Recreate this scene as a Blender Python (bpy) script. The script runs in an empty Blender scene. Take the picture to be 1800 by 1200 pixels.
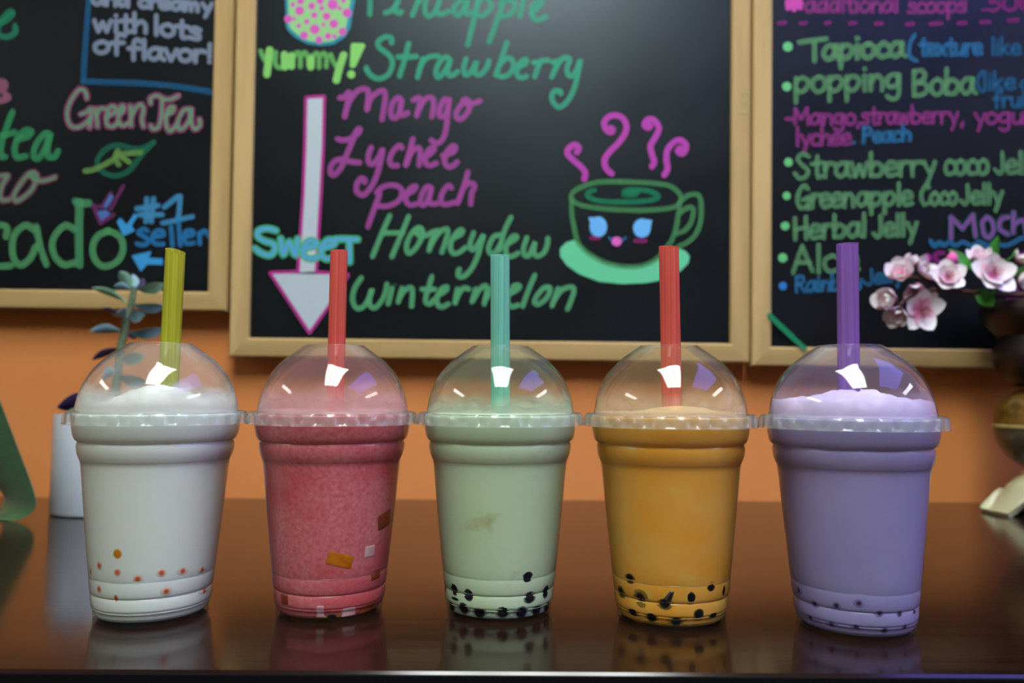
import bpy, math, random
from mathutils import Vector, Matrix, noise
random.seed(7)
R = math.radians
SC = bpy.context.scene
COL = SC.collection
ZT = 0.75                      # height of the table top above the floor
# ------------------------------------------------------------------ camera
F_PX, PITCH, ROLL, CAM_H = 1392.4, 0.0654, 0.0057, 0.1314
CAM = Vector((0, 0, ZT + CAM_H))
_fw = Vector((0, math.cos(PITCH), math.sin(PITCH)))
_u0 = Vector((0, -math.sin(PITCH), math.cos(PITCH)))
_r0 = Vector((1, 0, 0))
_cr, _sr = math.cos(ROLL), math.sin(ROLL)
_rt = _r0 * _cr + _u0 * _sr
_up = _u0 * _cr - _r0 * _sr
cd = bpy.data.cameras.new('camera'); cam = bpy.data.objects.new('camera', cd); COL.objects.link(cam)
M = Matrix.Identity(4)
for i in range(3):
    M[i][0], M[i][1], M[i][2], M[i][3] = _rt[i], _up[i], -_fw[i], CAM[i]
cam.matrix_world = M
cd.sensor_width = 36; cd.lens = F_PX / 1800 * 36
cd.clip_start = 0.01; cd.clip_end = 50
cd.dof.use_dof = True; cd.dof.focus_distance = 0.465; cd.dof.aperture_fstop = 6.3
SC.camera = cam
# ------------------------------------------------------------------ world, light levels, exposure
w = bpy.data.worlds.new('world'); SC.world = w; w.use_nodes = True
w.node_tree.nodes['Background'].inputs[0].default_value = (0.35, 0.45, 0.75, 1)
w.node_tree.nodes['Background'].inputs[1].default_value = 0.3
TROFFER_MAIN, TROFFER_SIDE, FILL_FRONT, BLUE_GLOW = 8.8, 5.5, 0.5, 2.1
vs = SC.view_settings
vs.view_transform = 'Standard'; vs.look = 'None'; vs.gamma = 1.0; vs.use_curve_mapping = False
vs.exposure = 1.08
SC.cycles.transparent_max_bounces = 32
SC.cycles.max_bounces = 10
SC.cycles.sample_clamp_indirect = 4.0

def ray(px, py):
    return (_fw + _rt * ((px - 900) / F_PX) - _up * ((py - 600) / F_PX))
def at_y(px, py, y):           # the point seen at a pixel, at distance y from the camera
    d = ray(px, py); return CAM + d * (y / d.y)
def at_z(px, py, z):
    d = ray(px, py); return CAM + d * ((z - CAM.z) / d.z)
def lin(r, g, b):
    f = lambda c: (c / 255 / 12.92) if c <= 10.3 else ((c / 255 + .055) / 1.055) ** 2.4
    return (f(r), f(g), f(b), 1)

# ------------------------------------------------------------------ object helpers
def wloc(o):
    v = Vector((0, 0, 0))
    while o: v += o.location; o = o.parent
    return v
def tag(o, label=None, cat=None, group=None, kind=None):
    if label: o['label'] = label
    if cat: o['category'] = cat
    if group: o['group'] = group
    if kind: o['kind'] = kind
    return o
def thing(name, label, cat, loc, group=None):
    o = bpy.data.objects.new(name, None); o.empty_display_size = .02
    COL.objects.link(o); o.location = loc
    return tag(o, label, cat, group)
def obj(name, V, Fc, mat, parent=None, smooth=True, sharp=40, loc=None):
    """link one mesh object; V in world coordinates"""
    off = wloc(parent) if parent else (Vector(loc) if loc is not None else Vector((0, 0, 0)))
    me = bpy.data.meshes.new(name)
    me.from_pydata([tuple(Vector(v) - off) for v in V], [], Fc)
    me.validate(); me.update()
    if smooth:
        me.polygons.foreach_set('use_smooth', [True] * len(me.polygons))
        if sharp: me.set_sharp_from_angle(angle=R(sharp))
    for m in (mat if isinstance(mat, (list, tuple)) else [mat]): me.materials.append(m)
    o = bpy.data.objects.new(name, me); COL.objects.link(o)
    if parent: o.parent = parent
    elif loc is not None: o.location = loc
    return o
class MB:
    def __init__(s): s.V = []; s.F = []
    def add(s, V, Fc):
        n = len(s.V); s.V += [Vector(v) for v in V]; s.F += [[i + n for i in f] for f in Fc]
        return s
    def box(s, a, b):
        x0, y0, z0 = a; x1, y1, z1 = b
        return s.add([(x0,y0,z0),(x1,y0,z0),(x1,y1,z0),(x0,y1,z0),(x0,y0,z1),(x1,y0,z1),(x1,y1,z1),(x0,y1,z1)],
              [(3,2,1,0),(4,5,6,7),(0,1,5,4),(1,2,6,5),(2,3,7,6),(3,0,4,7)])
    def bbox(s, a, b, r):          # box with chamfered edges
        (x0,y0,z0),(x1,y1,z1) = a, b
        V = []; idx = {}
        for i, x in enumerate((x0, x1)):
            for j, y in enumerate((y0, y1)):
                for k, z in enumerate((z0, z1)):
                    sx, sy, sz = (1,-1)[i], (1,-1)[j], (1,-1)[k]
                    for ax in range(3):
                        p = [x, y, z]
                        for q, sg in enumerate((sx, sy, sz)):
                            if q != ax: p[q] += sg * r
                        idx[(i,j,k,ax)] = len(V); V.append(p)
        Fs = []
        for ax in range(3):        # faces
            for e in (0, 1):
                o1, o2 = [q for q in range(3) if q != ax]
                loop = []
                for (a1, b1) in ((0,0),(1,0),(1,1),(0,1)):
                    c = [0,0,0]; c[ax] = e; c[o1] = a1; c[o2] = b1
                    loop.append(idx[(*c, ax)])
                Fs.append(loop)
        for ax in range(3):        # edges along ax
            o1, o2 = [q for q in range(3) if q != ax]
            for a1 in (0, 1):
                for b1 in (0, 1):
                    c0 = [0,0,0]; c0[o1] = a1; c0[o2] = b1; c1 = list(c0); c1[ax] = 1
                    Fs.append([idx[(*c0,o1)], idx[(*c1,o1)], idx[(*c1,o2)], idx[(*c0,o2)]])
        for i in (0,1):
            for j in (0,1):
                for k in (0,1):
                    Fs.append([idx[(i,j,k,0)], idx[(i,j,k,1)], idx[(i,j,k,2)]])
        return s.add(V, Fs)
    def tube(s, pts, rad, n=10, cap=True):
        pts = [Vector(p) for p in pts]
        rs = rad if isinstance(rad, (list, tuple)) else [rad] * len(pts)
        base = len(s.V); prev = None
        for i, p in enumerate(pts):
            t = (pts[min(i+1, len(pts)-1)] - pts[max(i-1, 0)]).normalized()
            if prev is None:
                a = Vector((0,0,1)) if abs(t.z) < .9 else Vector((1,0,0))
                u = t.cross(a).normalized()
            else:
                u = (prev - t * prev.dot(t)).normalized()
            prev = u; v = t.cross(u)
            for k in range(n):
                an = 2*math.pi*k/n
                s.V.append(p + (u*math.cos(an) + v*math.sin(an)) * rs[i])
        for i in range(len(pts)-1):
            for k in range(n):
                a = base+i*n+k; b = base+i*n+(k+1)%n
                s.F.append([a, b, b+n, a+n])
        if cap:
            s.F.append([base+k for k in range(n)][::-1]); s.F.append([base+(len(pts)-1)*n+k for k in range(n)])
        return s
    def build(s, name, mat, parent=None, **k): return obj(name, s.V, s.F, mat, parent, **k)
def lathe(prof, c=(0,0,0), n=96, closed=False, mod=None, scale=.001):
    c = Vector(c); V = []; Fc = []
    m = len(prof)
    rings = []
    for j, (r, z) in enumerate(prof):
        if r < 1e-6:
            rings.append([len(V)]); V.append(c + Vector((0,0,z*scale)))
        else:
            ring = []
            for k in range(n):
                a = 2*math.pi*k/n
                rr = r*scale + (mod(j, a) if mod else 0)
                ring.append(len(V)); V.append(c + Vector((rr*math.cos(a), rr*math.sin(a), z*scale)))
            rings.append(ring)
    for j in range(m if closed else m-1):
        A, B = rings[j], rings[(j+1) % m]
        for k in range(n):
            k2 = (k+1) % n
            if len(A) == 1 and len(B) == 1: continue
            if len(A) == 1: Fc.append([A[0], B[k2], B[k]])
            elif len(B) == 1: Fc.append([A[k], A[k2], B[0]])
            else: Fc.append([A[k], A[k2], B[k2], B[k]])
    return V, Fc
def spline(P, step=None, per=8, closed=False):
    P = [tuple(p) for p in P]
    if len(P) < 3: return P
    out = []; n = len(P); dim = len(P[0])
    for i in range(n if closed else n-1):
        g = (lambda k: P[k % n]) if closed else (lambda k: P[max(0, min(n-1, k))])
        p0, p1, p2, p3 = g(i-1), g(i), g(i+1), g(i+2)
        for k in range(per):
            t = k/per
            out.append(tuple(.5*((2*p1[q]) + (-p0[q]+p2[q])*t + (2*p0[q]-5*p1[q]+4*p2[q]-p3[q])*t*t + (-p0[q]+3*p1[q]-3*p2[q]+p3[q])*t**3) for q in range(dim)))
    if not closed: out.append(P[-1])
    return out

# ------------------------------------------------------------------ materials
def nt(name):
    m = bpy.data.materials.new(name); m.use_nodes = True
    t = m.node_tree; p = t.nodes['Principled BSDF']; return m, t, p
def node(t, typ, **kw):
    n = t.nodes.new(typ)
    for k, v in kw.items():
        if k.startswith('i_'): n.inputs[k[2:].replace('_', ' ')].default_value = v
        else: setattr(n, k, v)
    return n
def pbr(name, col, rough=.5, spec=.5, **kw):
    m, t, p = nt(name)
    p.inputs['Base Color'].default_value = col; p.inputs['Roughness'].default_value = rough
    p.inputs['Specular IOR Level'].default_value = spec
    for k, v in kw.items(): p.inputs[k].default_value = v
    return m
def ramp(t, stops):
    r = t.nodes.new('ShaderNodeValToRGB'); e = r.color_ramp.elements
    while len(e) < len(stops): e.new(.5)
    for q, (pos, c) in zip(e, stops): q.position = pos; q.color = c if len(c) == 4 else (*c, 1)
    return r
def noisy(name, c1, c2, scale, rough=.5, bump=0, stretch=(1,1,1), detail=4, lo=.35, hi=.65, spec=.5, bscale=None, **kw):
    m, t, p = nt(name)
    tc = node(t, 'ShaderNodeTexCoord'); mp = node(t, 'ShaderNodeMapping'); mp.inputs['Scale'].default_value = stretch
    t.links.new(tc.outputs['Object'], mp.inputs[0])
    nz = node(t, 'ShaderNodeTexNoise', i_Scale=scale, i_Detail=detail)
    t.links.new(mp.outputs[0], nz.inputs['Vector'])
    rp = ramp(t, [(lo, c1), (hi, c2)]); t.links.new(nz.outputs['Fac'], rp.inputs[0])
    t.links.new(rp.outputs[0], p.inputs['Base Color'])
    p.inputs['Roughness'].default_value = rough; p.inputs['Specular IOR Level'].default_value = spec
    for k, v in kw.items(): p.inputs[k].default_value = v
    if bump:
        nb = nz
        if bscale:
            nb = node(t, 'ShaderNodeTexNoise', i_Scale=bscale, i_Detail=3); t.links.new(mp.outputs[0], nb.inputs['Vector'])
        b = node(t, 'ShaderNodeBump', i_Strength=bump, i_Distance=.001); t.links.new(nb.outputs['Fac'], b.inputs['Height'])
        t.links.new(b.outputs[0], p.inputs['Normal'])
    return m
def emis(name, col, power, bands=None):
    m = bpy.data.materials.new(name); m.use_nodes = True; t = m.node_tree; t.nodes.clear()
    o = node(t, 'ShaderNodeOutputMaterial'); e = node(t, 'ShaderNodeEmission'); e.inputs[0].default_value = col
    e.inputs[1].default_value = power
    if bands:
        tc = node(t, 'ShaderNodeTexCoord'); sx = node(t, 'ShaderNodeSeparateXYZ'); t.links.new(tc.outputs['Object'], sx.inputs[0])
        a = node(t, 'ShaderNodeMath', operation='MULTIPLY'); a.inputs[1].default_value = bands; t.links.new(sx.outputs['X'], a.inputs[0])
        c = node(t, 'ShaderNodeMath', operation='COSINE'); t.links.new(a.outputs[0], c.inputs[0])
        d = node(t, 'ShaderNodeMath', operation='MULTIPLY_ADD'); d.inputs[1].default_value = power*.28; d.inputs[2].default_value = power
        t.links.new(c.outputs[0], d.inputs[0]); t.links.new(d.outputs[0], e.inputs[1])
    t.links.new(e.outputs[0], o.inputs[0]); return m
def schlick(t, f0, k=1.0):
    lw = node(t, 'ShaderNodeLayerWeight'); lw.inputs['Blend'].default_value = .5
    pw = node(t, 'ShaderNodeMath', operation='POWER'); pw.inputs[1].default_value = 5.0
    t.links.new(lw.outputs['Facing'], pw.inputs[0])
    ma = node(t, 'ShaderNodeMath', operation='MULTIPLY_ADD'); ma.inputs[1].default_value = (1-f0)*k; ma.inputs[2].default_value = f0*k
    t.links.new(pw.outputs[0], ma.inputs[0]); return ma
def clear_plastic(name, tint=(.97,.985,.98,1), rough=.03, frost=0.0, frostcol=(.8,.82,.8,1), film=None, ior=1.5, refl=1.0):
    """thin clear plastic: straight-through transparency + Fresnel gloss; frost = milky share;
    film = (z0, z1, amount, colour): residue of the drink on the wall, dense at z0, gone at z1 (metres, object space)"""
    m = bpy.data.materials.new(name); m.use_nodes = True; t = m.node_tree; t.nodes.clear()
    o = node(t, 'ShaderNodeOutputMaterial')
    tr = node(t, 'ShaderNodeBsdfTransparent'); tr.inputs[0].default_value = tint
    gl = node(t, 'ShaderNodeBsdfGlossy'); gl.inputs['Roughness'].default_value = rough
    fr = schlick(t, ((ior-1)/(ior+1))**2, refl)
    df = node(t, 'ShaderNodeBsdfDiffuse'); df.inputs[0].default_value = frostcol
    tl = node(t, 'ShaderNodeBsdfTranslucent'); tl.inputs[0].default_value = frostcol
    dt = node(t, 'ShaderNodeMixShader'); dt.inputs[0].default_value = .5
    t.links.new(df.outputs[0], dt.inputs[1]); t.links.new(tl.outputs[0], dt.inputs[2])
    mf = node(t, 'ShaderNodeMixShader'); mf.inputs[0].default_value = frost
    t.links.new(tr.outputs[0], mf.inputs[1]); t.links.new(dt.outputs[0], mf.inputs[2])
    if film:
        z0, z1, amt, fc = film
        df.inputs[0].default_value = fc; tl.inputs[0].default_value = fc
        tc = node(t, 'ShaderNodeTexCoord'); sx = node(t, 'ShaderNodeSeparateXYZ'); t.links.new(tc.outputs['Object'], sx.inputs[0])
        nz = node(t, 'ShaderNodeTexNoise', i_Scale=45.0, i_Detail=3); t.links.new(tc.outputs['Object'], nz.inputs['Vector'])
        ad = node(t, 'ShaderNodeMath', operation='MULTIPLY_ADD'); ad.inputs[1].default_value = .022; t.links.new(nz.outputs['Fac'], ad.inputs[0]); t.links.new(sx.outputs['Z'], ad.inputs[2])
        mr = node(t, 'ShaderNodeMapRange', interpolation_type='SMOOTHSTEP')
        mr.inputs['From Min'].default_value = z0 + .011; mr.inputs['From Max'].default_value = z1 + .011
        mr.inputs['To Min'].default_value = amt; mr.inputs['To Max'].default_value = frost
        t.links.new(ad.outputs[0], mr.inputs['Value']); t.links.new(mr.outputs[0], mf.inputs[0])
    ms = node(t, 'ShaderNodeMixShader')
    t.links.new(fr.outputs[0], ms.inputs[0])
    t.links.new(mf.outputs[0], ms.inputs[1]); t.links.new(gl.outputs[0], ms.inputs[2])
    t.links.new(ms.outputs[0], o.inputs[0]); return m
def straw_mat(name, col, clear=.35):
    m = bpy.data.materials.new(name); m.use_nodes = True; t = m.node_tree; t.nodes.clear()
    o = node(t, 'ShaderNodeOutputMaterial')
    tr = node(t, 'ShaderNodeBsdfTransparent'); tr.inputs[0].default_value = tuple(.5 + .5*c for c in col[:3]) + (1,)
    df = node(t, 'ShaderNodeBsdfDiffuse')
    tl = node(t, 'ShaderNodeBsdfTranslucent')
    tc = node(t, 'ShaderNodeTexCoord'); mp = node(t, 'ShaderNodeMapping'); mp.inputs['Scale'].default_value = (700, 700, 2)
    t.links.new(tc.outputs['Object'], mp.inputs[0]); nz = node(t, 'ShaderNodeTexNoise', i_Scale=1.0, i_Detail=2); t.links.new(mp.outputs[0], nz.inputs['Vector'])
    rp = ramp(t, [(.3, tuple(.72*c for c in col[:3]) + (1,)), (.7, tuple(min(1, 1.08*c) for c in col[:3]) + (1,))]); t.links.new(nz.outputs['Fac'], rp.inputs[0])
    t.links.new(rp.outputs[0], df.inputs[0]); t.links.new(rp.outputs[0], tl.inputs[0])
    gl = node(t, 'ShaderNodeBsdfGlossy'); gl.inputs['Roughness'].default_value = .18
    fr = schlick(t, .035, .6)
    a = node(t, 'ShaderNodeMixShader'); a.inputs[0].default_value = .5
    b = node(t, 'ShaderNodeMixShader'); b.inputs[0].default_value = clear
    c = node(t, 'ShaderNodeMixShader')
    t.links.new(df.outputs[0], a.inputs[1]); t.links.new(tl.outputs[0], a.inputs[2])
    t.links.new(a.outputs[0], b.inputs[1]); t.links.new(tr.outputs[0], b.inputs[2])
    t.links.new(fr.outputs[0], c.inputs[0]); t.links.new(b.outputs[0], c.inputs[1]); t.links.new(gl.outputs[0], c.inputs[2])
    t.links.new(c.outputs[0], o.inputs[0]); return m
_chalk = {}
def chalk(col, alpha=.72):
    k = (col, alpha)
    if k not in _chalk:
        m, t, p = nt('chalk_marker_ink')
        p.inputs['Base Color'].default_value = lin(*col); p.inputs['Roughness'].default_value = .8
        p.inputs['Specular IOR Level'].default_value = .15; p.inputs['Alpha'].default_value = alpha
        _chalk[k] = m
    return _chalk[k]

MAT = {}
MAT['wall'] = noisy('orange_wall_paint', lin(219,138,76), lin(224,144,80), 6, rough=.7, bump=.15, bscale=180, spec=.25)
MAT['wall2'] = noisy('cream_wall_paint', lin(150,140,124), lin(158,148,132), 5, rough=.8)
MAT['ceil'] = noisy('ceiling_tile', lin(190,188,182), lin(205,203,198), 60, rough=.9)
MAT['floor'] = noisy('brown_floor', lin(120,104,88), lin(140,122,104), 8, rough=.5)
MAT['oak'] = noisy('pale_pine_frame', lin(166,138,86), lin(200,172,116), 30, rough=.5, stretch=(.25,1,.25), detail=6, bump=.1, spec=.3)
MAT['oak_v'] = noisy('pale_pine_upright', lin(166,138,86), lin(200,172,116), 30, rough=.5, stretch=(1,1,.05), detail=6, bump=.1, spec=.3)
MAT['oak_h'] = noisy('pale_pine_rail', lin(166,138,86), lin(200,172,116), 30, rough=.5, stretch=(.05,1,1), detail=6, bump=.1, spec=.3)
def board_mat():
    m, t, p = nt('smudged_black_chalkboard')
    tc = node(t, 'ShaderNodeTexCoord')
    n1 = node(t, 'ShaderNodeTexNoise', i_Scale=7.0, i_Detail=5); t.links.new(tc.outputs['Object'], n1.inputs['Vector'])
    r1 = ramp(t, [(.35, lin(5,6,8)), (.75, lin(12,16,20))]); t.links.new(n1.outputs['Fac'], r1.inputs[0])
    t.links.new(r1.outputs[0], p.inputs['Base Color'])
    n2 = node(t, 'ShaderNodeTexNoise', i_Scale=10.0, i_Detail=4); t.links.new(tc.outputs['Object'], n2.inputs['Vector'])
    mr = node(t, 'ShaderNodeMapRange'); mr.inputs['To Min'].default_value = .27; mr.inputs['To Max'].default_value = .40
    t.links.new(n2.outputs['Fac'], mr.inputs['Value']); t.links.new(mr.outputs[0], p.inputs['Roughness'])
    p.inputs['Specular IOR Level'].default_value = .7; p.inputs['Specular Tint'].default_value = (.72, .9, 1, 1)
    return m
MAT['board'] = board_mat()
def table_mat():
    m, t, p = nt('dark_espresso_wood')
    tc = node(t, 'ShaderNodeTexCoord'); mp = node(t, 'ShaderNodeMapping'); mp.inputs['Scale'].default_value = (1.2, 22, 22)
    t.links.new(tc.outputs['Object'], mp.inputs[0])
    n1 = node(t, 'ShaderNodeTexNoise', i_Scale=6.0, i_Detail=6); t.links.new(mp.outputs[0], n1.inputs['Vector'])
    r1 = ramp(t, [(.3, lin(22,12,9)), (.7, lin(38,21,15))]); t.links.new(n1.outputs['Fac'], r1.inputs[0])
    # fine cracks along the grain
    m3 = node(t, 'ShaderNodeMapping'); m3.inputs['Scale'].default_value = (5, 60, 60); t.links.new(tc.outputs['Object'], m3.inputs[0])
    n3 = node(t, 'ShaderNodeTexNoise', i_Scale=1.0, i_Detail=2); t.links.new(m3.outputs[0], n3.inputs['Vector'])
    r3 = ramp(t, [(.492, (0,0,0,1)), (.5, (1,1,1,1)), (.508, (0,0,0,1))]); t.links.new(n3.outputs['Fac'], r3.inputs[0])
    n4 = node(t, 'ShaderNodeTexNoise', i_Scale=9.0, i_Detail=1); t.links.new(tc.outputs['Object'], n4.inputs['Vector'])
    r4 = ramp(t, [(.60, (0,0,0,1)), (.66, (1,1,1,1))]); t.links.new(n4.outputs['Fac'], r4.inputs[0])
    ck = node(t, 'ShaderNodeMath', operation='MULTIPLY'); t.links.new(r3.outputs[0], ck.inputs[0]); t.links.new(r4.outputs[0], ck.inputs[1])
    mx = node(t, 'ShaderNodeMix', data_type='RGBA'); t.links.new(ck.outputs[0], mx.inputs['Factor'])
    t.links.new(r1.outputs[0], mx.inputs['A']); mx.inputs['B'].default_value = lin(4,3,2)
    t.links.new(mx.outputs['Result'], p.inputs['Base Color'])
    n2 = node(t, 'ShaderNodeTexNoise', i_Scale=14.0, i_Detail=3); t.links.new(tc.outputs['Object'], n2.inputs['Vector'])
    mr = node(t, 'ShaderNodeMapRange'); mr.inputs['To Min'].default_value = .10; mr.inputs['To Max'].default_value = .17
    t.links.new(n2.outputs['Fac'], mr.inputs['Value']); t.links.new(mr.outputs[0], p.inputs['Roughness'])
    b = node(t, 'ShaderNodeBump', i_Strength=.06, i_Distance=.001); t.links.new(n1.outputs['Fac'], b.inputs['Height'])
    t.links.new(b.outputs[0], p.inputs['Normal'])
    p.inputs['Specular IOR Level'].default_value = .5
    return m
MAT['table'] = table_mat()

# ------------------------------------------------------------------ the room
XL, XR, YB, YF, ZC = -4.2, 4.2, 1.0, -4.6, ZT + 1.65
def struct(name, mb, mat):
    o = mb.build(name, mat, smooth=False); tag(o, kind='structure'); return o
struct('floor', MB().box((XL, YF, -.1), (XR, YB, 0)), MAT['floor'])
struct('wall_back', MB().box((XL-.1, YB, 0), (XR+.1, YB+.1, ZC)), MAT['wall'])
struct('wall_left', MB().box((XL-.1, YF, 0), (XL, YB, ZC)), MAT['wall2'])
struct('wall_right', MB().box((XR, YF, 0), (XR+.1, YB, ZC)), MAT['wall2'])
struct('wall_front', MB().box((XL-.1, YF-.1, 0), (XR+.1, YF, ZC)), MAT['wall2'])
GLX0, GLX1, GLY0, GLY1 = .95, 2.1, -.95, .85     # glowing panel standing in for the blue-lit ceiling area mirrored in the domes
cb = MB()
cb.box((XL-.1, YF-.1, ZC), (GLX0, YB+.1, ZC+.1)); cb.box((GLX1, YF-.1, ZC), (XR+.1, YB+.1, ZC+.1))
cb.box((GLX0, YF-.1, ZC), (GLX1, GLY0, ZC+.1)); cb.box((GLX0, GLY1, ZC), (GLX1, YB+.1, ZC+.1))
struct('ceiling', cb, MAT['ceil'])
wn = struct('blue_glow_panel', MB().box((GLX0, GLY0, ZC+.05), (GLX1, GLY1, ZC+.06)), emis('blue_glow_pane', (.22,.20,1,1), BLUE_GLOW))
mbw = MB()
mbw.box((GLX0-.03, GLY0-.03, ZC-.012), (GLX1+.03, GLY0, ZC-.0005)); mbw.box((GLX0-.03, GLY1, ZC-.012), (GLX1+.03, GLY1+.03, ZC-.0005))
mbw.box((GLX0-.03, GLY0, ZC-.012), (GLX0, GLY1, ZC-.0005)); mbw.box((GLX1, GLY0, ZC-.012), (GLX1+.03, GLY1, ZC-.0005))
mbw.build('panel_frame', MAT['ceil'], wn, smooth=False)
m_white_metal = pbr('white_enamel', lin(215,215,212), .4)
def troffer(x0, x1, y0, y1, power, label, bands):
    c = Vector(((x0+x1)/2, (y0+y1)/2, ZC-.03))
    t = thing('ceiling_light', label, 'ceiling light', c, 'ceiling lights in a row')
    f = MB(); q = .025
    f.box((x0-q, y0-q, ZC-.03), (x1+q, y0, ZC-.0005)).box((x0-q, y1, ZC-.03), (x1+q, y1+q, ZC-.0005))
    f.box((x0-q, y0, ZC-.03), (x0, y1, ZC-.0005)).box((x1, y0, ZC-.03), (x1+q, y1, ZC-.0005))
    f.build('frame', m_white_metal, t, smooth=False)
    d = MB().box((x0, y0, ZC-.022), (x1, y1, ZC-.012))
    d.build('diffuser', emis('lit_diffuser', (.96,1,.97,1), power, bands), t, smooth=False)
troffer(-.28, .38, -1.05, .38, TROFFER_MAIN, 'fluorescent ceiling light straight above the drinks', 29)
troffer(-3.1, -2.68, -.95, .4, TROFFER_SIDE, 'fluorescent ceiling light far to the left of the drinks', 30)
troffer(2.7, 3.15, -.95, .45, TROFFER_SIDE, 'fluorescent ceiling light far to the right of the drinks', 30)

for fx, wd_ in ((-2.9, 'left'), (.05, 'middle'), (2.93, 'right')):  # unseen row added to fill the cup fronts and highlight the lid rims
    troffer(fx-.33, fx+.33, -3.6, -2.25, FILL_FRONT, 'added fill light in the unseen dimmer back row, the %s one' % wd_, 29)

# ------------------------------------------------------------------ the table
TY0, TY1 = .383, .992
tb = thing('table', 'dark espresso brown wooden table under the five drinks', 'table', (0, .69, 0))
MB().box((-1.25, TY0-.002, ZT-.029), (1.25, TY0-.0001, ZT-.0012)).build('edge_strip', pbr('black_edge_strip', lin(10,10,12), .8, .1), tb, smooth=False)
MB().bbox((-1.25, TY0, ZT-.03), (1.25, TY1, ZT), .0015).build('tabletop', MAT['table'], tb, smooth=False)
ap = MB()
ap.box((-1.18, TY0+.05, ZT-.12), (1.18, TY0+.07, ZT-.0305)); ap.box((-1.18, TY1-.07, ZT-.12), (1.18, TY1-.05, ZT-.0305))
ap.box((-1.18, TY0+.07, ZT-.12), (-1.16, TY1-.07, ZT-.0305)); ap.box((1.16, TY0+.07, ZT-.12), (1.18, TY1-.07, ZT-.0305))
ap.build('apron', MAT['table'], tb, smooth=False)
for sx in (-1, 1):
    for yy in (TY0+.05, TY1-.11):
        x = sx*1.17
        MB().box((x-.03, yy, 0), (x+.03, yy+.06, ZT-.0305)).build('leg', MAT['table'], tb, smooth=False)

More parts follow.
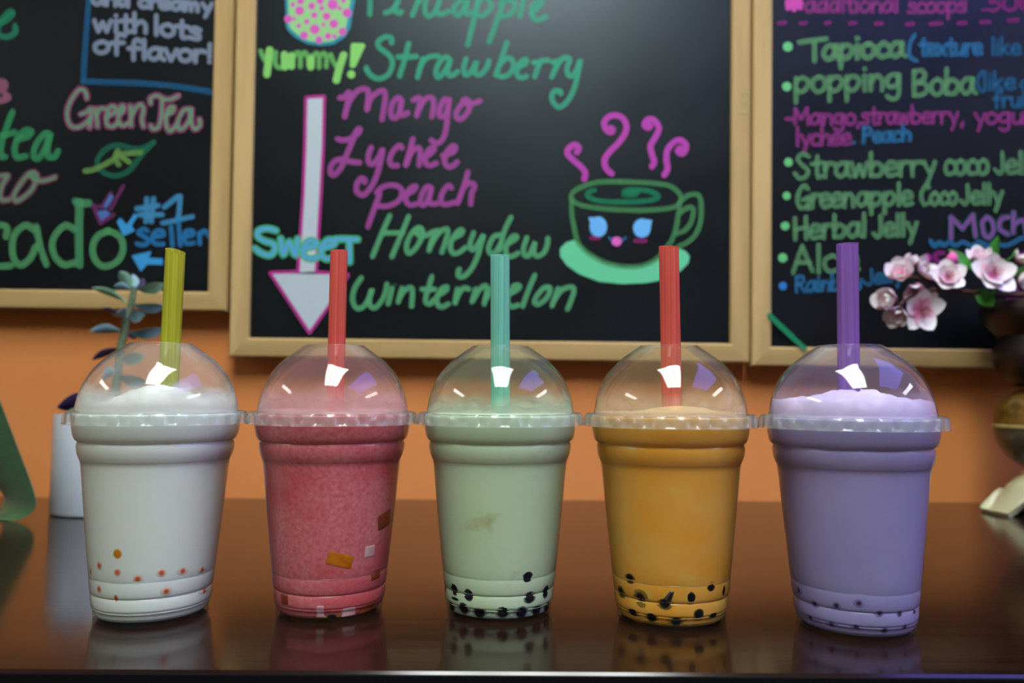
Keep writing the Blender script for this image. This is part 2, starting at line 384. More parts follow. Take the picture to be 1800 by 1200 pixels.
# ------------------------------------------------------------------ chalkboards on the back wall
ALPHA = .040                  # the boards hang leaning a little forward at the top
FW, FT = .0238, .022          # frame width and thickness
def plane_hit(px, py, zb, y0, back=0.0):
    """where the ray of a pixel meets the leaning board plane (y0 at height zb), set BACK behind it"""
    n = Vector((0, -math.cos(ALPHA), -math.sin(ALPHA)))
    p0 = Vector((0, y0, zb)) - n * back
    d = ray(px, py)
    return CAM + d * ((p0 - CAM).dot(n) / d.dot(n))
class Board:
    def __init__(s, pa, pb, width, height, anchor, label):
        y0 = .970
        zb = at_y(*pa, y0).z; s.zb, s.y0 = zb, y0
        A, B = plane_hit(*pa, zb, y0), plane_hit(*pb, zb, y0)
        e1 = (B - A).normalized()
        if width is None: width = (B - A).length
        s.n = Vector((0, -math.cos(ALPHA), -math.sin(ALPHA)))
        e1 = (e1 - s.n * e1.dot(s.n)).normalized(); e2 = s.n.cross(e1)
        O = A if anchor == 'left' else B - e1 * width
        s.O, s.e1, s.e2 = O, e1, e2
        s.root = thing('chalkboard', label, 'chalkboard', O + e1 * width/2)
        prof = [(0, FT), (0, .0022), (.0022, 0), (FW-.0022, 0), (FW, .0022), (FW, FT)]
        V = []; Fc = []; mats = []
        for d, h in prof:
            for (u, v) in ((d, d), (width-d, d), (width-d, height-d), (d, height-d)):
                V.append(O + e1*u + e2*v - s.n*h)
        np_ = len(prof)
        for k in range(np_):
            k2 = (k+1) % np_
            for c in range(4):
                c2 = (c+1) % 4
                Fc.append([k*4+c, k*4+c2, k2*4+c2, k2*4+c]); mats.append(c % 2)
        s.frame = obj('frame', V, Fc, [MAT['oak_h'], MAT['oak_v']], s.root, smooth=False)
        for p, mi in zip(s.frame.data.polygons, mats): p.material_index = mi
        P = lambda u, v, h: O + e1*u + e2*v - s.n*h
        a, b = FW-.004, .007
        V = [P(a, a, b), P(width-a, a, b), P(width-a, height-a, b), P(a, height-a, b)]
        V += [v - s.n*.009 for v in V]
        obj('panel', V, [(0,1,2,3),(7,6,5,4),(0,4,5,1),(1,5,6,2),(2,6,7,3),(3,7,4,0)], MAT['board'], s.root, smooth=False)
        s.k = 0; s.back = b
    def pt(s, px, py, lift, front=False):
        return plane_hit(px, py, s.zb, s.y0, (0 if front else s.back) - lift)
    def ribbons(s, mb, pts, wpx, front=False):
        """one marker stroke: a flat ribbon of ink with round ends; every stroke lies a hair above the one before"""
        s.k += 1
        h0 = .00025 + s.k*6e-6
        hw = wpx*.5
        if len(pts) == 1: pts = [pts[0], (pts[0][0]+.02, pts[0][1])]
        P = [Vector(p) for p in pts]; n = len(P); L = []; Rr = []
        T = []
        for i in range(n):
            t = (P[min(i+1, n-1)] - P[max(i-1, 0)])
            t = t.normalized() if t.length > 1e-6 else Vector((1, 0))
            T.append(t); nn = Vector((-t.y, t.x))
            L.append(P[i] + nn*hw); Rr.append(P[i] - nn*hw)
        lift = lambda i: h0 + 4e-6*i/n
        V = []; Fc = []
        for i in range(n): V += [s.pt(*L[i], lift(i), front), s.pt(*Rr[i], lift(i), front)]
        for i in range(n-1): Fc.append([2*i, 2*i+1, 2*i+3, 2*i+2])
        for end in (0, n-1):
            t = -T[0] if end == 0 else T[-1]
            a0 = math.atan2(t.y, t.x); cap = []
            for q in range(1, 8):
                a = a0 + math.pi/2 - math.pi*q/8
                cap.append(len(V)); V.append(s.pt(P[end].x + hw*math.cos(a), P[end].y + hw*math.sin(a), lift(end), front))
            ia, ib = (2*end, 2*end+1)
            Fc.append(([ia] + cap + [ib]) if end else ([ib] + cap + [ia]))
        mb.add(V, Fc)
    def ink(s, name, strokes, col, wpx, alpha=.55, label=None, smooth=True, front=False, apart=False):
        if apart:
            for st in strokes: s.ink(name, [st], col, wpx, alpha, label, smooth, front)
            return
        mb = MB()
        for st in strokes:
            s.ribbons(mb, (spline(st, per=7) if smooth else st), wpx, front)
        o = mb.build(name, chalk(col, alpha), s.root, smooth=False)
        if label: o['label'] = label
        return o
    def fill(s, name, polys, col, alpha=.85, label=None):
        for p in polys:
            s.k += 1
            o = obj(name, [s.pt(x, y, .00025 + s.k*6e-6) for x, y in p], [list(range(len(p)))], chalk(col, alpha), s.root, smooth=False)
            if label: o['label'] = label
def S(ox, oy, k, txt):
    """strokes written down in the coordinates of an enlarged crop at (ox, oy), k times"""
    return [[(ox + float(a.split(',')[0])/k, oy + float(a.split(',')[1])/k) for a in st.split()] for st in txt.split(';')]
def disc(x, y, r, ry=None, n=20):
    return [(x + r*math.cos(2*math.pi*i/n), y + (ry or r)*math.sin(2*math.pi*i/n)) for i in range(n)]
GLYPH = {
 'a': (1.0, ".75,.78 .45,1 .1,.7 .05,.3 .35,0 .68,.35 .78,.95;.78,.95 .76,.3 .98,.02"),
 'b': (1.0, ".1,1.65 .08,.05;.1,.6 .45,.95 .82,.6 .62,.05 .1,.1"),
 'c': (.85, ".72,.8 .42,1 .08,.55 .25,.05 .72,.12"),
 'd': (1.0, ".72,.75 .4,.95 .08,.5 .3,.02 .72,.4;.8,1.65 .78,0"),
 'e': (.9, ".1,.5 .72,.6 .6,.95 .25,.95 .05,.5 .25,.03 .78,.15"),
 'f': (.8, ".75,1.5 .5,1.65 .32,1.3 .3,-.1;.0,.85 .68,.9"),
 'g': (1.0, ".75,.8 .4,1 .08,.6 .3,.15 .7,.4 .78,.95;.78,.95 .76,-.35 .4,-.62 .1,-.4"),
 'h': (.95, ".1,1.65 .1,0;.1,.5 .45,.95 .75,.65 .76,0"),
 'i': (.4, ".15,.95 .15,0;.15,1.4"),
 'k': (.9, ".1,1.65 .1,0;.65,.95 .12,.45;.2,.5 .72,0"),
 'l': (.4, ".16,1.65 .16,0"),
 'm': (1.3, ".08,.95 .08,0;.08,.55 .35,.95 .52,.6 .52,0;.52,.55 .82,.95 1.0,.6 1.02,0"),
 'n': (.95, ".1,.95 .1,0;.1,.5 .45,.95 .75,.65 .77,0"),
 'o': (.95, ".45,1 .1,.75 .1,.25 .42,0 .78,.3 .75,.8 .45,1"),
 'p': (1.0, ".1,.95 .1,-.6;.1,.7 .5,.97 .85,.6 .5,.05 .12,.2"),
 'r': (.75, ".1,.95 .1,0;.1,.55 .35,.95 .7,.9"),
 's': (.8, ".68,.85 .35,1 .12,.75 .6,.4 .55,.05 .05,.1"),
 't': (.75, ".35,1.45 .35,.1 .6,.05;.0,.95 .7,1"),
 'u': (.95, ".1,.95 .12,.2 .4,.02 .74,.4;.76,.95 .76,0"),
 'v': (.85, ".05,.95 .4,0;.4,0 .75,.95"),
 'w': (1.2, ".05,.95 .3,.03;.3,.03 .55,.8;.55,.8 .8,.03;.8,.03 1.05,.95"),
 'x': (.9, ".08,.95 .75,0;.78,.95 .05,0"),
 'y': (.9, ".08,.95 .42,.25;.82,.95 .3,-.6"),
 'T': (1.0, ".0,1.55 .95,1.7;.48,1.55 .48,0"),
 'B': (1.15, ".1,1.6 .1,0;.1,1.55 .6,1.6 .8,1.25 .5,.88 .15,.82;.3,.85 .85,.7 .9,.25 .5,0 .1,.05"),
 'S': (1.1, ".9,1.45 .55,1.65 .2,1.35 .45,.9 .85,.5 .7,.05 .3,-.05 .0,.3"),
 'G': (1.15, ".9,1.4 .6,1.65 .2,1.2 .08,.5 .35,0 .85,.15;.5,.6 .95,.75;.95,.75 .92,-.05"),
 'C': (1.0, ".85,1.4 .55,1.62 .15,1.1 .1,.5 .4,.02 .85,.2"),
 'J': (.9, ".6,1.6 .62,.4 .4,.0 .05,.3"),
 'H': (1.1, ".1,1.55 .12,0;.85,1.6 .88,.02;.12,.75 .88,.85"),
 'A': (1.1, ".45,1.6 .0,0;.45,1.6 .95,.1;.2,.6 .85,.6"),
 'R': (1.1, ".1,1.6 .12,0;.1,1.5 .7,1.55 .75,1.0 .2,.8;.35,.8 .95,0"),
 'M': (1.4, ".1,0 .12,1.5;.12,1.5 .6,.5;.6,.5 1.1,1.55;1.1,1.55 1.2,0"),
 'P': (1.0, ".1,1.6 .1,0;.1,1.5 .7,1.5 .75,.95 .15,.75"),
 '5': (.9, ".75,1.5 .25,1.5;.25,1.5 .2,.85 .6,.9 .75,.4 .4,0 .05,.15"),
 '0': (1.0, ".5,1.55 .12,1.0 .15,.3 .5,.0 .85,.4 .82,1.2 .5,1.55"),
 '¢': (.9, ".75,1.0 .45,1.2 .1,.7 .3,.2 .75,.3;.45,1.6 .45,-.2"),
 '(': (.5, ".45,1.7 .12,1.0 .15,.3 .5,-.2"), ',': (.45, ".2,.1 .1,-.25"), '.': (.45, ".2,.08"),
 '!': (.5, ".25,1.6 .22,.45;.22,.05"), '-': (.7, ".05,.5 .6,.5"), ' ': (.6, ""),
}
def text(txt, x0, x1, b0, b1, xh):
    """hand-printed words stretched between x0 and x1 (pixels of the photo), base line from b0 to b1"""
    tot = sum(GLYPH[c][0] for c in txt) - .15
    k = (x1-x0)/tot; out = []; x = 0
    for c in txt:
        adv, g = GLYPH[c]
        if g:
            for st in g.split(';'):
                pts = []
                for a in st.split():
                    u, v = [float(q) for q in a.split(',')]
                    X = x0 + (x+u)*k; bl = b0 + (b1-b0)*(X-x0)/(x1-x0)
                    pts.append((X, bl - v*xh))
                out.append(pts)
        x += adv
    return out
TEAL, GREEN, LGREEN, MAG, BLUE, DBLUE, WHT = (74,188,148), (106,196,138), (128,205,118), (190,92,178), (80,166,216), (48,122,170), (196,206,222)
RGRN, RMAG = (104,164,112), (156,62,140)

# ---- the middle board
bm = Board((401.5,627), (1318.5,638), None, .92, 'left', 'middle chalkboard listing fruit flavours beside a smiling teacup drawing')
bm.root['label'] = 'chalkboard with fruit flavours and a smiling teacup drawn in marker'
def m_(name, o, txt, col, wd, label, **k): return bm.ink(name, S(*o, txt), col, wd, label=label, **k)
c1, c2, c3, c4, c5, c6 = (630,0,6), (850,0,6), (580,140,6), (600,290,6), (640,360,5), (440,380,6)
bm.ink('lettering', S(*c1, "120,150 123,60 125,-60;285,135 350,110 400,50 435,-50;385,70 400,125 440,138 455,122;570,160 600,90 640,-20;640,10 690,-50 722,-30 705,60 705,130 745,170 800,130 845,40 870,-50;820,120 870,150 950,120;1100,-10 1030,50 1005,120 1050,160 1110,100 1150,0 1125,110 1150,145 1195,130;1270,0 1215,220 1155,470;1260,30 1330,-30 1395,30 1385,100 1320,160 1250,160;1545,-30 1470,200 1380,440;1500,40 1560,-5 1635,20 1650,80 1600,150 1510,172;1765,-60 1730,60 1700,170")
       + S(*c2, "510,140 590,70 615,30 570,15 515,75 505,150 560,210 660,180"), TEAL, 9.5, label='green word Pineapple cut off at the top')
bm.ink('lettering', S(*c1, "350,450 345,400 280,390 210,440 220,500 300,560 350,620 355,700 310,790 220,830 140,800 90,740 85,715;530,460 490,620 435,800;420,600 500,600 610,595;680,620 650,720 625,815;640,740 690,640 760,595 840,590;960,620 920,600 860,650 820,740 830,810 870,800 930,720 970,630 940,740 960,795 1010,785 1045,755;1135,620 1110,720 1125,785 1165,780 1210,720 1245,650 1225,750 1260,790 1310,770 1360,700 1375,640;1565,450 1510,620 1450,790;1460,790 1530,810 1600,770 1640,690 1610,620 1550,620 1500,670")
       + S(*c2, "380,700 440,670 450,630 410,640 360,710 355,790 400,820 450,805;530,660 590,655 620,640 680,635;600,650 570,720 540,810;730,655 790,650 760,720 720,810;745,750 790,665 850,610 910,625 880,720 900,795 950,790 990,720 1020,630 1000,750 960,920 890,1060 800,1130 735,1080 720,1010 750,960 800,960 815,985"), TEAL, 9.5, label='green word Strawberry')
bm.ink('lettering', S(*c3, "105,190 150,185 205,130 185,260 155,390;170,330 205,230 290,120 370,95 405,140 390,315;395,310 430,200 510,130 570,120 582,200 550,420;745,200 710,190 660,250 640,340 660,400 710,390 745,300 755,200 740,320 760,375 820,350;880,215 940,190 950,240 915,380;930,330 990,220 1060,185 1095,240 1075,390;1240,220 1210,205 1170,270 1150,350 1170,390 1220,370 1250,270 1255,200 1240,380 1220,540 1180,640 1120,670 1070,640;1470,250 1400,250 1340,330 1335,395 1380,415 1450,350 1475,260 1440,210 1400,225 1440,250 1510,250 1580,225"), MAG, 9.8, label='pink word Mango')
bm.ink('lettering', S(*c3, "80,625 140,640 220,620 300,560 315,520 280,540 240,640 190,760 120,920 50,1000 10,990 5,930 50,860 120,840 200,860 310,875;435,715 405,800 415,880 460,885 520,810 555,730 535,850 490,1020 420,1150 350,1215 285,1180 285,1100 330,1040 370,1060 365,1080;760,720 730,695 670,750 630,840 650,900 710,905;875,625 840,760 800,900;810,880 850,780 910,720 950,740 940,900;1010,810 1080,760 1100,725 1060,725 1010,800 1010,880 1060,905 1120,880;1190,800 1290,770 1325,720 1290,700 1230,770 1210,860 1240,915 1290,910 1340,870"), MAG, 9.8, label='pink word Lychee')
bm.ink('lettering', S(*c4, "405,310 340,480 280,650;370,290 440,230 540,210 620,240 640,300 600,380 500,430 420,435 360,420;680,310 760,270 785,225 740,235 690,300 680,370 720,420 790,410;950,240 900,230 850,310 835,390 860,425 910,380 950,250 925,360 950,410 1010,405;1160,240 1130,215 1080,270 1050,350 1070,410 1120,415 1190,395;1335,75 1290,230 1225,400;1240,370 1290,240 1360,190 1405,220 1375,300 1365,410"), MAG, 9.5, label='pink word peach')
bm.ink('lettering', S(*c4, "510,535 420,740 330,965;710,545 620,760 535,965;430,715 540,715 650,715;850,680 810,660 740,720 690,830 690,900 720,930 790,870 850,760 855,690 810,670 790,710 830,745 900,740 970,700;1010,690 960,790 925,900;930,880 980,780 1060,690 1120,680 1110,770 1060,920;1180,770 1260,730 1280,690 1240,690 1170,780 1150,870 1180,930 1240,920 1310,870;1395,715 1360,820 1370,890 1410,880 1460,800 1500,740 1470,850 1440,950 1380,1080 1300,1170 1240,1175 1235,1120 1245,1100")
       + S(*c5, "1200,265 1140,280 1095,370 1110,430 1160,410 1205,330;1290,110 1230,240 1190,400;1265,340 1330,300 1340,275 1300,280 1250,360 1250,430 1290,455 1350,425;1430,290 1400,380 1410,440 1450,440 1495,350 1500,335 1490,410 1520,450 1580,420 1610,350 1615,295"), GREEN, 9, label='green word Honeydew')
bm.ink('lettering', S(*c6, "1170,650 1100,760 1080,880 1110,960 1160,970 1220,920 1270,820 1280,770 1255,870 1270,950 1320,960 1390,880 1430,780 1440,715;1495,760 1475,840 1455,920;1600,760 1580,830 1560,900;1580,850 1620,790 1690,750 1710,800 1700,950")
       + S(*c5, "595,630 550,780 540,850 580,870 610,835;510,740 560,745 620,740;640,800 720,750 725,720 680,740 640,820 650,880 690,895 740,870;820,740 810,800 800,860;800,850 840,770 880,730 920,740;980,740 965,800 950,850;960,830 1010,750 1060,710 1080,740 1055,870;1070,830 1120,740 1160,720 1180,770 1160,870;1285,780 1350,740 1365,710 1320,710 1270,790 1265,860 1300,895 1350,880;1500,620 1440,760 1395,890;1630,730 1580,730 1510,810 1500,860 1540,870 1610,810 1635,740 1620,720")
       + S(840, 300, 3.3333, "470,690 452,740 435,790;440,770 490,700 550,680 562,710 545,760 525,810"), GREEN, 9, label='green word wintermelon')
bm.ink('lettering', S(*c6, "1527,718"), (40,100,72), 7, label='faint dot over the i')
# arrow: white fill, pink edge
bm.fill('arrow_fill', [[(540,172),(568,170),(565,300),(554,477),(525,479),(533,330)], [(476,480),(611,483),(544,584)]], (190,206,212), .93, 'white filled arrow pointing down')
bm.ink('arrow_outline', [[(540,171),(569,169)], [(538,172),(536,260),(533,340),(528,420),(524,478)], [(570,170),(568,260),(564,340),(559,420),(556,476)],
       [(524,477),(476,479)], [(556,478),(612,482)], [(475,480),(508,530),(544,585)], [(612,483),(580,535),(544,585)]], (190,60,150), 5.5, .85, 'pink outline of the arrow', smooth=False)
sw = "270,150 180,130 90,150 80,210 150,260 240,290 260,350 210,410 120,390 50,340;320,235 350,410 410,265 475,415 500,240;590,335 690,310 690,270 620,260 560,330 570,420 640,450 710,430;780,330 880,300 880,260 820,250 760,310 750,400 800,450 860,440;900,240 1020,240 1130,245;1045,250 1045,360 1048,480"
m_('lettering', c6, sw, (80,190,130), 13.5, 'green outer strokes of the word Sweet', alpha=.8)
m_('lettering', c6, sw, (96,178,226), 7, 'pale blue inner strokes of the word Sweet', alpha=.8)
c7 = (440,0,7.5)
m_('lettering', c7, "135,670 160,730 190,790;335,690 328,800 345,870 390,895 440,860;550,720 540,880;560,760 620,690 655,740 660,880;670,740 715,690 760,760 775,870;795,740 790,880;810,760 870,700 905,760 905,890;920,740 970,700 1005,760 1000,880;1060,720 1090,800 1130,870", (112,190,105), 8.5, 'green thin strokes of the word yummy', alpha=.7)
m_('lettering', c7, "255,660 240,800 218,980;450,720 455,880;540,740 540,870;800,780 795,880;1230,725 1180,880 1135,1055", (140,215,115), 13, 'bright green thick strokes of the word yummy', alpha=.85, apart=True)
bm.fill('lettering', [S(*c7, "1325,590 1345,565 1490,570 1518,600 1390,875 1350,900 1312,880")[0], disc(440+1330/7.5, 980/7.5, 7)], (140,215,115), .9, 'bright green exclamation mark')
# polka dot cup, cut off by the top of the picture
bm.fill('drawing', [S(*c7, "462,-60 468,350 500,410 600,500 750,580 930,605 1100,585 1250,490 1320,370 1345,200 1395,-60")[0]], (58,150,170), .9, 'blue green edge of a drawn cup')
bm.fill('drawing', [S(*c7, "500,-60 505,330 540,390 640,470 770,540 930,562 1085,540 1205,460 1265,350 1290,200 1335,-60")[0]], (150,214,140), .9, 'light green body of the drawn cup')
dots = "650,140,48 810,80,38 920,10,40 1085,60,56 1275,170,48 845,200,34 1005,215,42 500,250,42 745,285,28 640,340,25 1100,315,46 850,385,52 710,465,42 1215,415,42 1025,475,36 905,525,38 1110,480,24 660,10,38 1230,5,28 965,325,22 940,110,28 560,60,26 1180,110,24 580,250,20"
bm.fill('drawing', [disc(440+float(a)/7.5, float(b)/7.5, float(c)/7.5*1.3, n=14) for a, b, c in (q.split(',') for q in dots.split())], (216,96,190), .9, 'pink dots on the drawn cup')
# teacup
c8, c9 = (960,300,6), (960,180,6)
bm.fill('drawing', [S(*c8, "300,730 210,755 145,825 150,905 220,1000 350,1090 560,1170 800,1195 1050,1185 1250,1145 1420,1055 1500,975 1515,900 1470,845 1400,818 1330,800 1260,870 1150,950 1000,1005 800,1012 600,960 430,860 340,760")[0]], (108,212,160), .95, 'mint green saucer of the drawn teacup')
m_('drawing', c8, "780,115 560,120 400,160 290,220 265,280 300,330 400,370 600,400 850,415 1100,415 1300,395 1400,350 1420,290 1390,220 1300,160 1150,135 960,122 780,115;270,300 270,450 300,620 340,760 430,860 600,960 800,1010 1000,1005 1150,940 1260,820 1330,720 1380,560 1410,330;1430,310 1500,260 1580,250 1625,290 1635,400 1630,540 1570,680 1480,760 1390,800;1420,440 1490,390 1540,390 1552,450 1520,560 1460,630 1380,660", (86,160,100), 8.5, 'green outline of the drawn teacup')
m_('drawing', c8, "510,205 450,225 435,265 490,300 620,325 880,330 1080,315 1180,280 1150,240 1050,210 930,200 840,210 820,240 860,255 940,250 955,225 900,222", (36,150,105), 9, 'green swirl in the drawn teacup')
bm.fill('drawing', [disc(960+550/6, 300+590/6, 15.5, 18), disc(960+1010/6, 300+605/6, 15.5, 16.8), S(*c8, "445,490 520,490 470,570")[0], S(*c8, "1120,520 1040,510 1100,600")[0]], (112,188,246), .95, 'pale blue eyes of the drawn teacup')
m_('drawing', c8, "475,705 550,712;940,738 1045,738", (176,48,132), 6.5, 'pink cheeks of the drawn teacup', apart=True)
m_('drawing', c8, "668,708 690,725 720,735;780,735 810,728 832,708", (52,120,180), 5.5, 'blue mouth of the drawn teacup')
bm.fill('drawing', [disc(960+745/6, 300+745/6, 9, 8)], (226,110,196), .95, 'pink tongue of the drawn teacup')
for st in ("325,525 345,480 300,445 235,490 230,550 300,620 370,680 412,740 402,810", "680,270 705,285 685,315 635,290 612,220 650,160 720,135 800,160 845,240 830,330 760,430 670,520 620,600 630,690 690,750",
           "1080,230 1100,250 1070,268 1038,240 1060,190 1110,175 1160,210 1190,280 1150,370 1100,460 1120,560 1140,630 1115,675", "1410,480 1390,515 1430,540 1470,500 1470,440 1410,395 1340,425 1280,500 1268,600 1280,700 1245,765"):
    m_('drawing', c9, st, (190,78,178), 10.5, 'pink curl of steam above the drawn teacup', alpha=.85)
bm.ink('marker_smudge', S(840, 0, 3.4615, "1600,565 1640,565 1650,610 1615,620 1648,645 1635,680 1590,690"), (196,196,120), 5, .35, 'faint yellow green mark on the frame', front=True)

# ---- the left board
bl = Board((0,541.5), (397.5,547), .640, .92, 'right', 'chalkboard with the ending cado, a drawn leaf and the words Green Tea')
b1, b2, b3, b4, b5 = (0,0,6), (0,190,6.6667), (0,320,7.5), (100,140,6.4286), (150,320,7.5)
bl.ink('lettering', S(*b1, "-90,260 40,230 130,150 100,125 30,200 -20,290 0,370 80,390 160,340 160,275"), (44,150,112), 10, label='green letter e cut off at the left')
bl.ink('lettering', S(*b1, "-60,970 40,930 50,875 0,865 -60,940;-60,1040 20,1060 90,1030 55,995"), (176,110,140), 11, label='pink letter e cut off at the left')
bl.ink('lettering', S(*b2, "150,40 80,220 20,420 10,560 60,570;-40,320 80,310 170,280;200,370 330,330 370,280 300,260 210,350 170,480 200,580 300,560;560,290 500,320 410,450 400,570 460,580 540,440 590,300 560,460 570,570 640,570 680,500"), (66,168,110), 10.5, label='green word tea')
for col, wd, lb in (((170,96,130), 11, 'pink outer strokes of the letters ro'), ((90,170,120), 6, 'green inner strokes of the letters ro')):
    bl.ink('lettering', S(*b2, "-40,800 60,790 90,800 30,900 0,1020 40,1080 100,1070;400,830 350,770 280,830 170,1000 170,1080 220,1080 350,980 420,860 430,780 380,750 350,790 420,840 520,850 640,810"), col, wd, label=lb)
bl.ink('lettering', S(*b3, "80,720 90,600 0,570 -100,640;-100,1080 0,1110 140,1100;440,620 330,570 200,680 160,850 190,1020 280,1090 400,1000 470,850;480,590 530,850 610,1080;980,620 860,570 740,680 685,830 740,1000 850,1090 980,1060;1430,640 1280,720 1220,890 1280,1060 1400,1110 1550,1040 1625,880 1580,720 1430,640"), (98,180,118), 11.5, label='large green letters cado')
bl.ink('lettering', S(*b3, "1050,270 1040,600 1045,1090;1000,255 1080,275 1170,280"), (86,172,118), 14, label='thick green stem of the letter d')
bl.ink('drawing', S(*b4, "1095,705 980,770 870,782 760,755 680,740 560,780 470,880 460,960 500,1030 630,1085 760,1060 860,980 940,870 1010,790 1095,705"), (36,120,92), 9, label='green outline of a drawn leaf')
bl.ink('drawing', S(*b4, "320,1030 400,1020 520,970 640,900 740,840 850,830 950,820;690,800 660,860;740,880 820,930;680,930 700,960"), (120,176,90), 9, label='yellow green stem of the drawn leaf')
gt = "340,210 320,130 260,110 180,200 120,340 130,480 200,540 300,510 380,430;270,390 330,370 390,330 370,540;440,330 460,530;450,400 490,330 540,330;560,420 650,370 660,310 600,310 560,420 570,510 630,530 700,480;700,400 760,340 740,290 700,380 700,480 750,520 800,490;830,300 840,520;850,400 900,310 950,280 980,340 960,450 980,530;1060,270 1060,210 1130,180 1220,220 1290,220 1370,180;1190,240 1180,400 1150,530 1090,560 1060,520;1230,400 1310,360 1320,310 1270,320 1230,430 1250,550 1290,580 1340,520;1500,330 1430,350 1370,460 1380,560 1440,540 1500,440 1520,320 1520,480 1560,560 1620,510 1610,450"
bl.ink('lettering', S(*b4, gt), (176,84,140), 11.5, label='pink outer strokes of the words Green Tea')
bl.ink('lettering', S(*b4, gt), (92,184,128), 5.5, label='green inner strokes of the words Green Tea')
bl.ink('lettering', S(*b5, "810,220 800,520;900,220 870,520;680,350 820,335 960,310;710,430 1010,430;1040,330 1220,190;1250,190 1235,400 1210,500;1020,540 1210,500 1410,455"), BLUE, 9, label='blue number sign and figure 1')
bl.ink('lettering', S(*b5, "820,640 760,620 700,670 780,720 830,780 770,830 680,810;900,720 1030,700 1010,640 930,650 880,740 920,810 1030,820;1130,590 1150,840;1230,540 1250,830;1320,720 1420,690 1400,640 1330,650 1300,740 1340,810 1430,800;1500,670 1510,810;1510,700 1570,640 1640,720"), (52,142,205), 8, label='blue word seller')
bl.fill('drawing', [S(*b5, "415,520 460,465 545,560 650,410 685,450 610,575 655,640 500,712")[0], S(*b5, "610,970 870,910 840,1000 1025,1005 1030,1090 815,1085 730,1180")[0]], (64,160,220), .9, 'blue arrows beside the word seller')
bl.ink('drawing', S(*b5, "500,50 330,360;340,140 220,330;100,310 200,540;200,540 370,430;100,310 210,330"), (128,58,118), 6.5, label='purple arrow outline')
bl.fill('drawing', [S(*b5, "150,390 270,365 330,420 210,515")[0], S(*b5, "330,150 380,190 280,350 240,320")[0]], (90,130,200), .75, 'blue filling of the purple arrow')
bl.ink('drawing', S(140, 0, 7.2, "118,-40 95,300 70,600 45,1030;45,1030 400,1040 700,1050 1200,1090 1680,1165"), (36,104,152), 10, label='blue line box around the white words')
for tx, a in (("and creamy", (160,162.5+207,8,21,15)), ("with", (164,257,55,57,20)), ("lots", (270,351,60,70,20)), ("of", (165,216,93,93,20)), ("flavor!", (226,372,102,110,20))):
    if tx == "and creamy": a = (162, 371, 7, 21, 15)
    bl.ink('lettering', text(tx, *a), (150,168,192), 8.5, label='white words ' + tx.strip('!'))

# ---- the right board
br = Board((1322,643), (1765,648.5), .640, .92, 'left', 'chalkboard with the toppings list of tapioca, popping boba and jellies')
r1 = (1360,0,6)
def T(tx, x0, x1, b0, b1, xh, col, wd, label):
    br.ink('lettering', text(tx, x0, x1, b0, b1, xh), col, wd*.84, label=label)
br.ink('drawing', S(*r1, "150,10 280,80;280,-5 150,85;215,-30 215,100;145,42 290,42"), (206,84,178), 9, .85, 'pink star')
T("additional", 1415, 1578, 21, 21, 18, RMAG, 7.5, 'pink word additional cut off at the top')
T("scoops", 1596, 1697, 23, 21, 18, RMAG, 7.5, 'pink word scoops')
T(".50¢", 1722, 1812, 19, 18, 17, (150,46,130), 7.5, 'pink price .50¢')
br.ink('drawing', [[(x-wd/2, y+1), (x+wd/2, y)] for x, y, wd in ((1375,40,11),(1412,40,9),(1455,40,7),(1499,40,9),(1545,41,10),(1599,42,11),(1645,41,19),(1691,40,12),(1732,38,14),(1781,35,16))], (150,46,132), 7, label='pink dash', smooth=False, apart=True)
for col, ds, lb in (((110,200,130), ((1385,82,8.5),(1383,152,8),(1386,285,7.5),(1383,344,7),(1380,397,7.5),(1376,453,8)), 'green bullet points'), ((52,132,200), ((1376,502.5,7),), 'blue bullet point'), ((186,60,160), ((1629,453.5,8),), 'pink bullet point')):
    br.fill('drawing', [disc(*d) for d in ds], col, .9, lb)
br.ink('lettering', S(*r1, "275,445 400,430 550,410;430,440 430,540 432,640") + text("apioca", 1447, 1588, 105, 99, 25), RGRN, 9.5, label='green word Tapioca')
T("popping", 1396, 1582, 163, 157, 27, RGRN, 10, 'green word popping')
T("Boba", 1604, 1712, 168, 164, 27, RGRN, 10, 'green word Boba')
br.ink('lettering', S(*r1, "1485,370 1430,480 1440,600 1505,640") + text("texture", 1617, 1725, 97, 96, 19), DBLUE, 7.5, label='blue word texture')
T("like", 1742, 1793, 96, 96, 18, (40,108,152), 7, 'blue word like after texture')
T("(like", 1716, 1784, 158, 157, 19, (40,108,152), 7.5, 'blue word like after Boba')
T("a", 1794, 1812, 157, 157, 17, (40,108,152), 7, 'blue letter a cut off at the right')
T("fruit", 1746, 1815, 188, 188, 17, (40,108,152), 7.5, 'blue word fruit cut off at the right')
T("-Mango,", 1381, 1512, 218, 219, 18, RMAG, 8, 'pink word Mango on the right board')
T("strawberry", 1514, 1682, 218, 216, 19, RMAG, 7.5, 'pink word strawberry on the right board')
T(", yogurt", 1688, 1832, 218, 217, 19, RMAG, 7.5, 'pink word yogurt')
T("lychee", 1399, 1495, 256, 254, 19, RMAG, 8, 'pink word lychee on the right board')
T(". Peach", 1497, 1600, 252, 247, 17, DBLUE, 8, 'blue word Peach')
T("Strawberry", 1397, 1642, 312, 308, 25, RGRN, 9.5, 'green word Strawberry on the right board')
T("coco", 1660, 1736, 307, 306, 25, RGRN, 9.5, 'green word coco')
T("Jelly", 1748, 1826, 305, 304, 23, RGRN, 9, 'green word Jelly after coco')
T("Green", 1400, 1500, 366, 363, 24, RGRN, 9.5, 'green word Green')
T("apple", 1506, 1603, 362, 360, 23, RGRN, 9.5, 'green word apple')
T("Coco", 1618, 1681, 360, 359, 21, RGRN, 9, 'green word Coco')
T("Jelly", 1688, 1760, 359, 357, 21, RGRN, 9, 'green word Jelly after Coco')
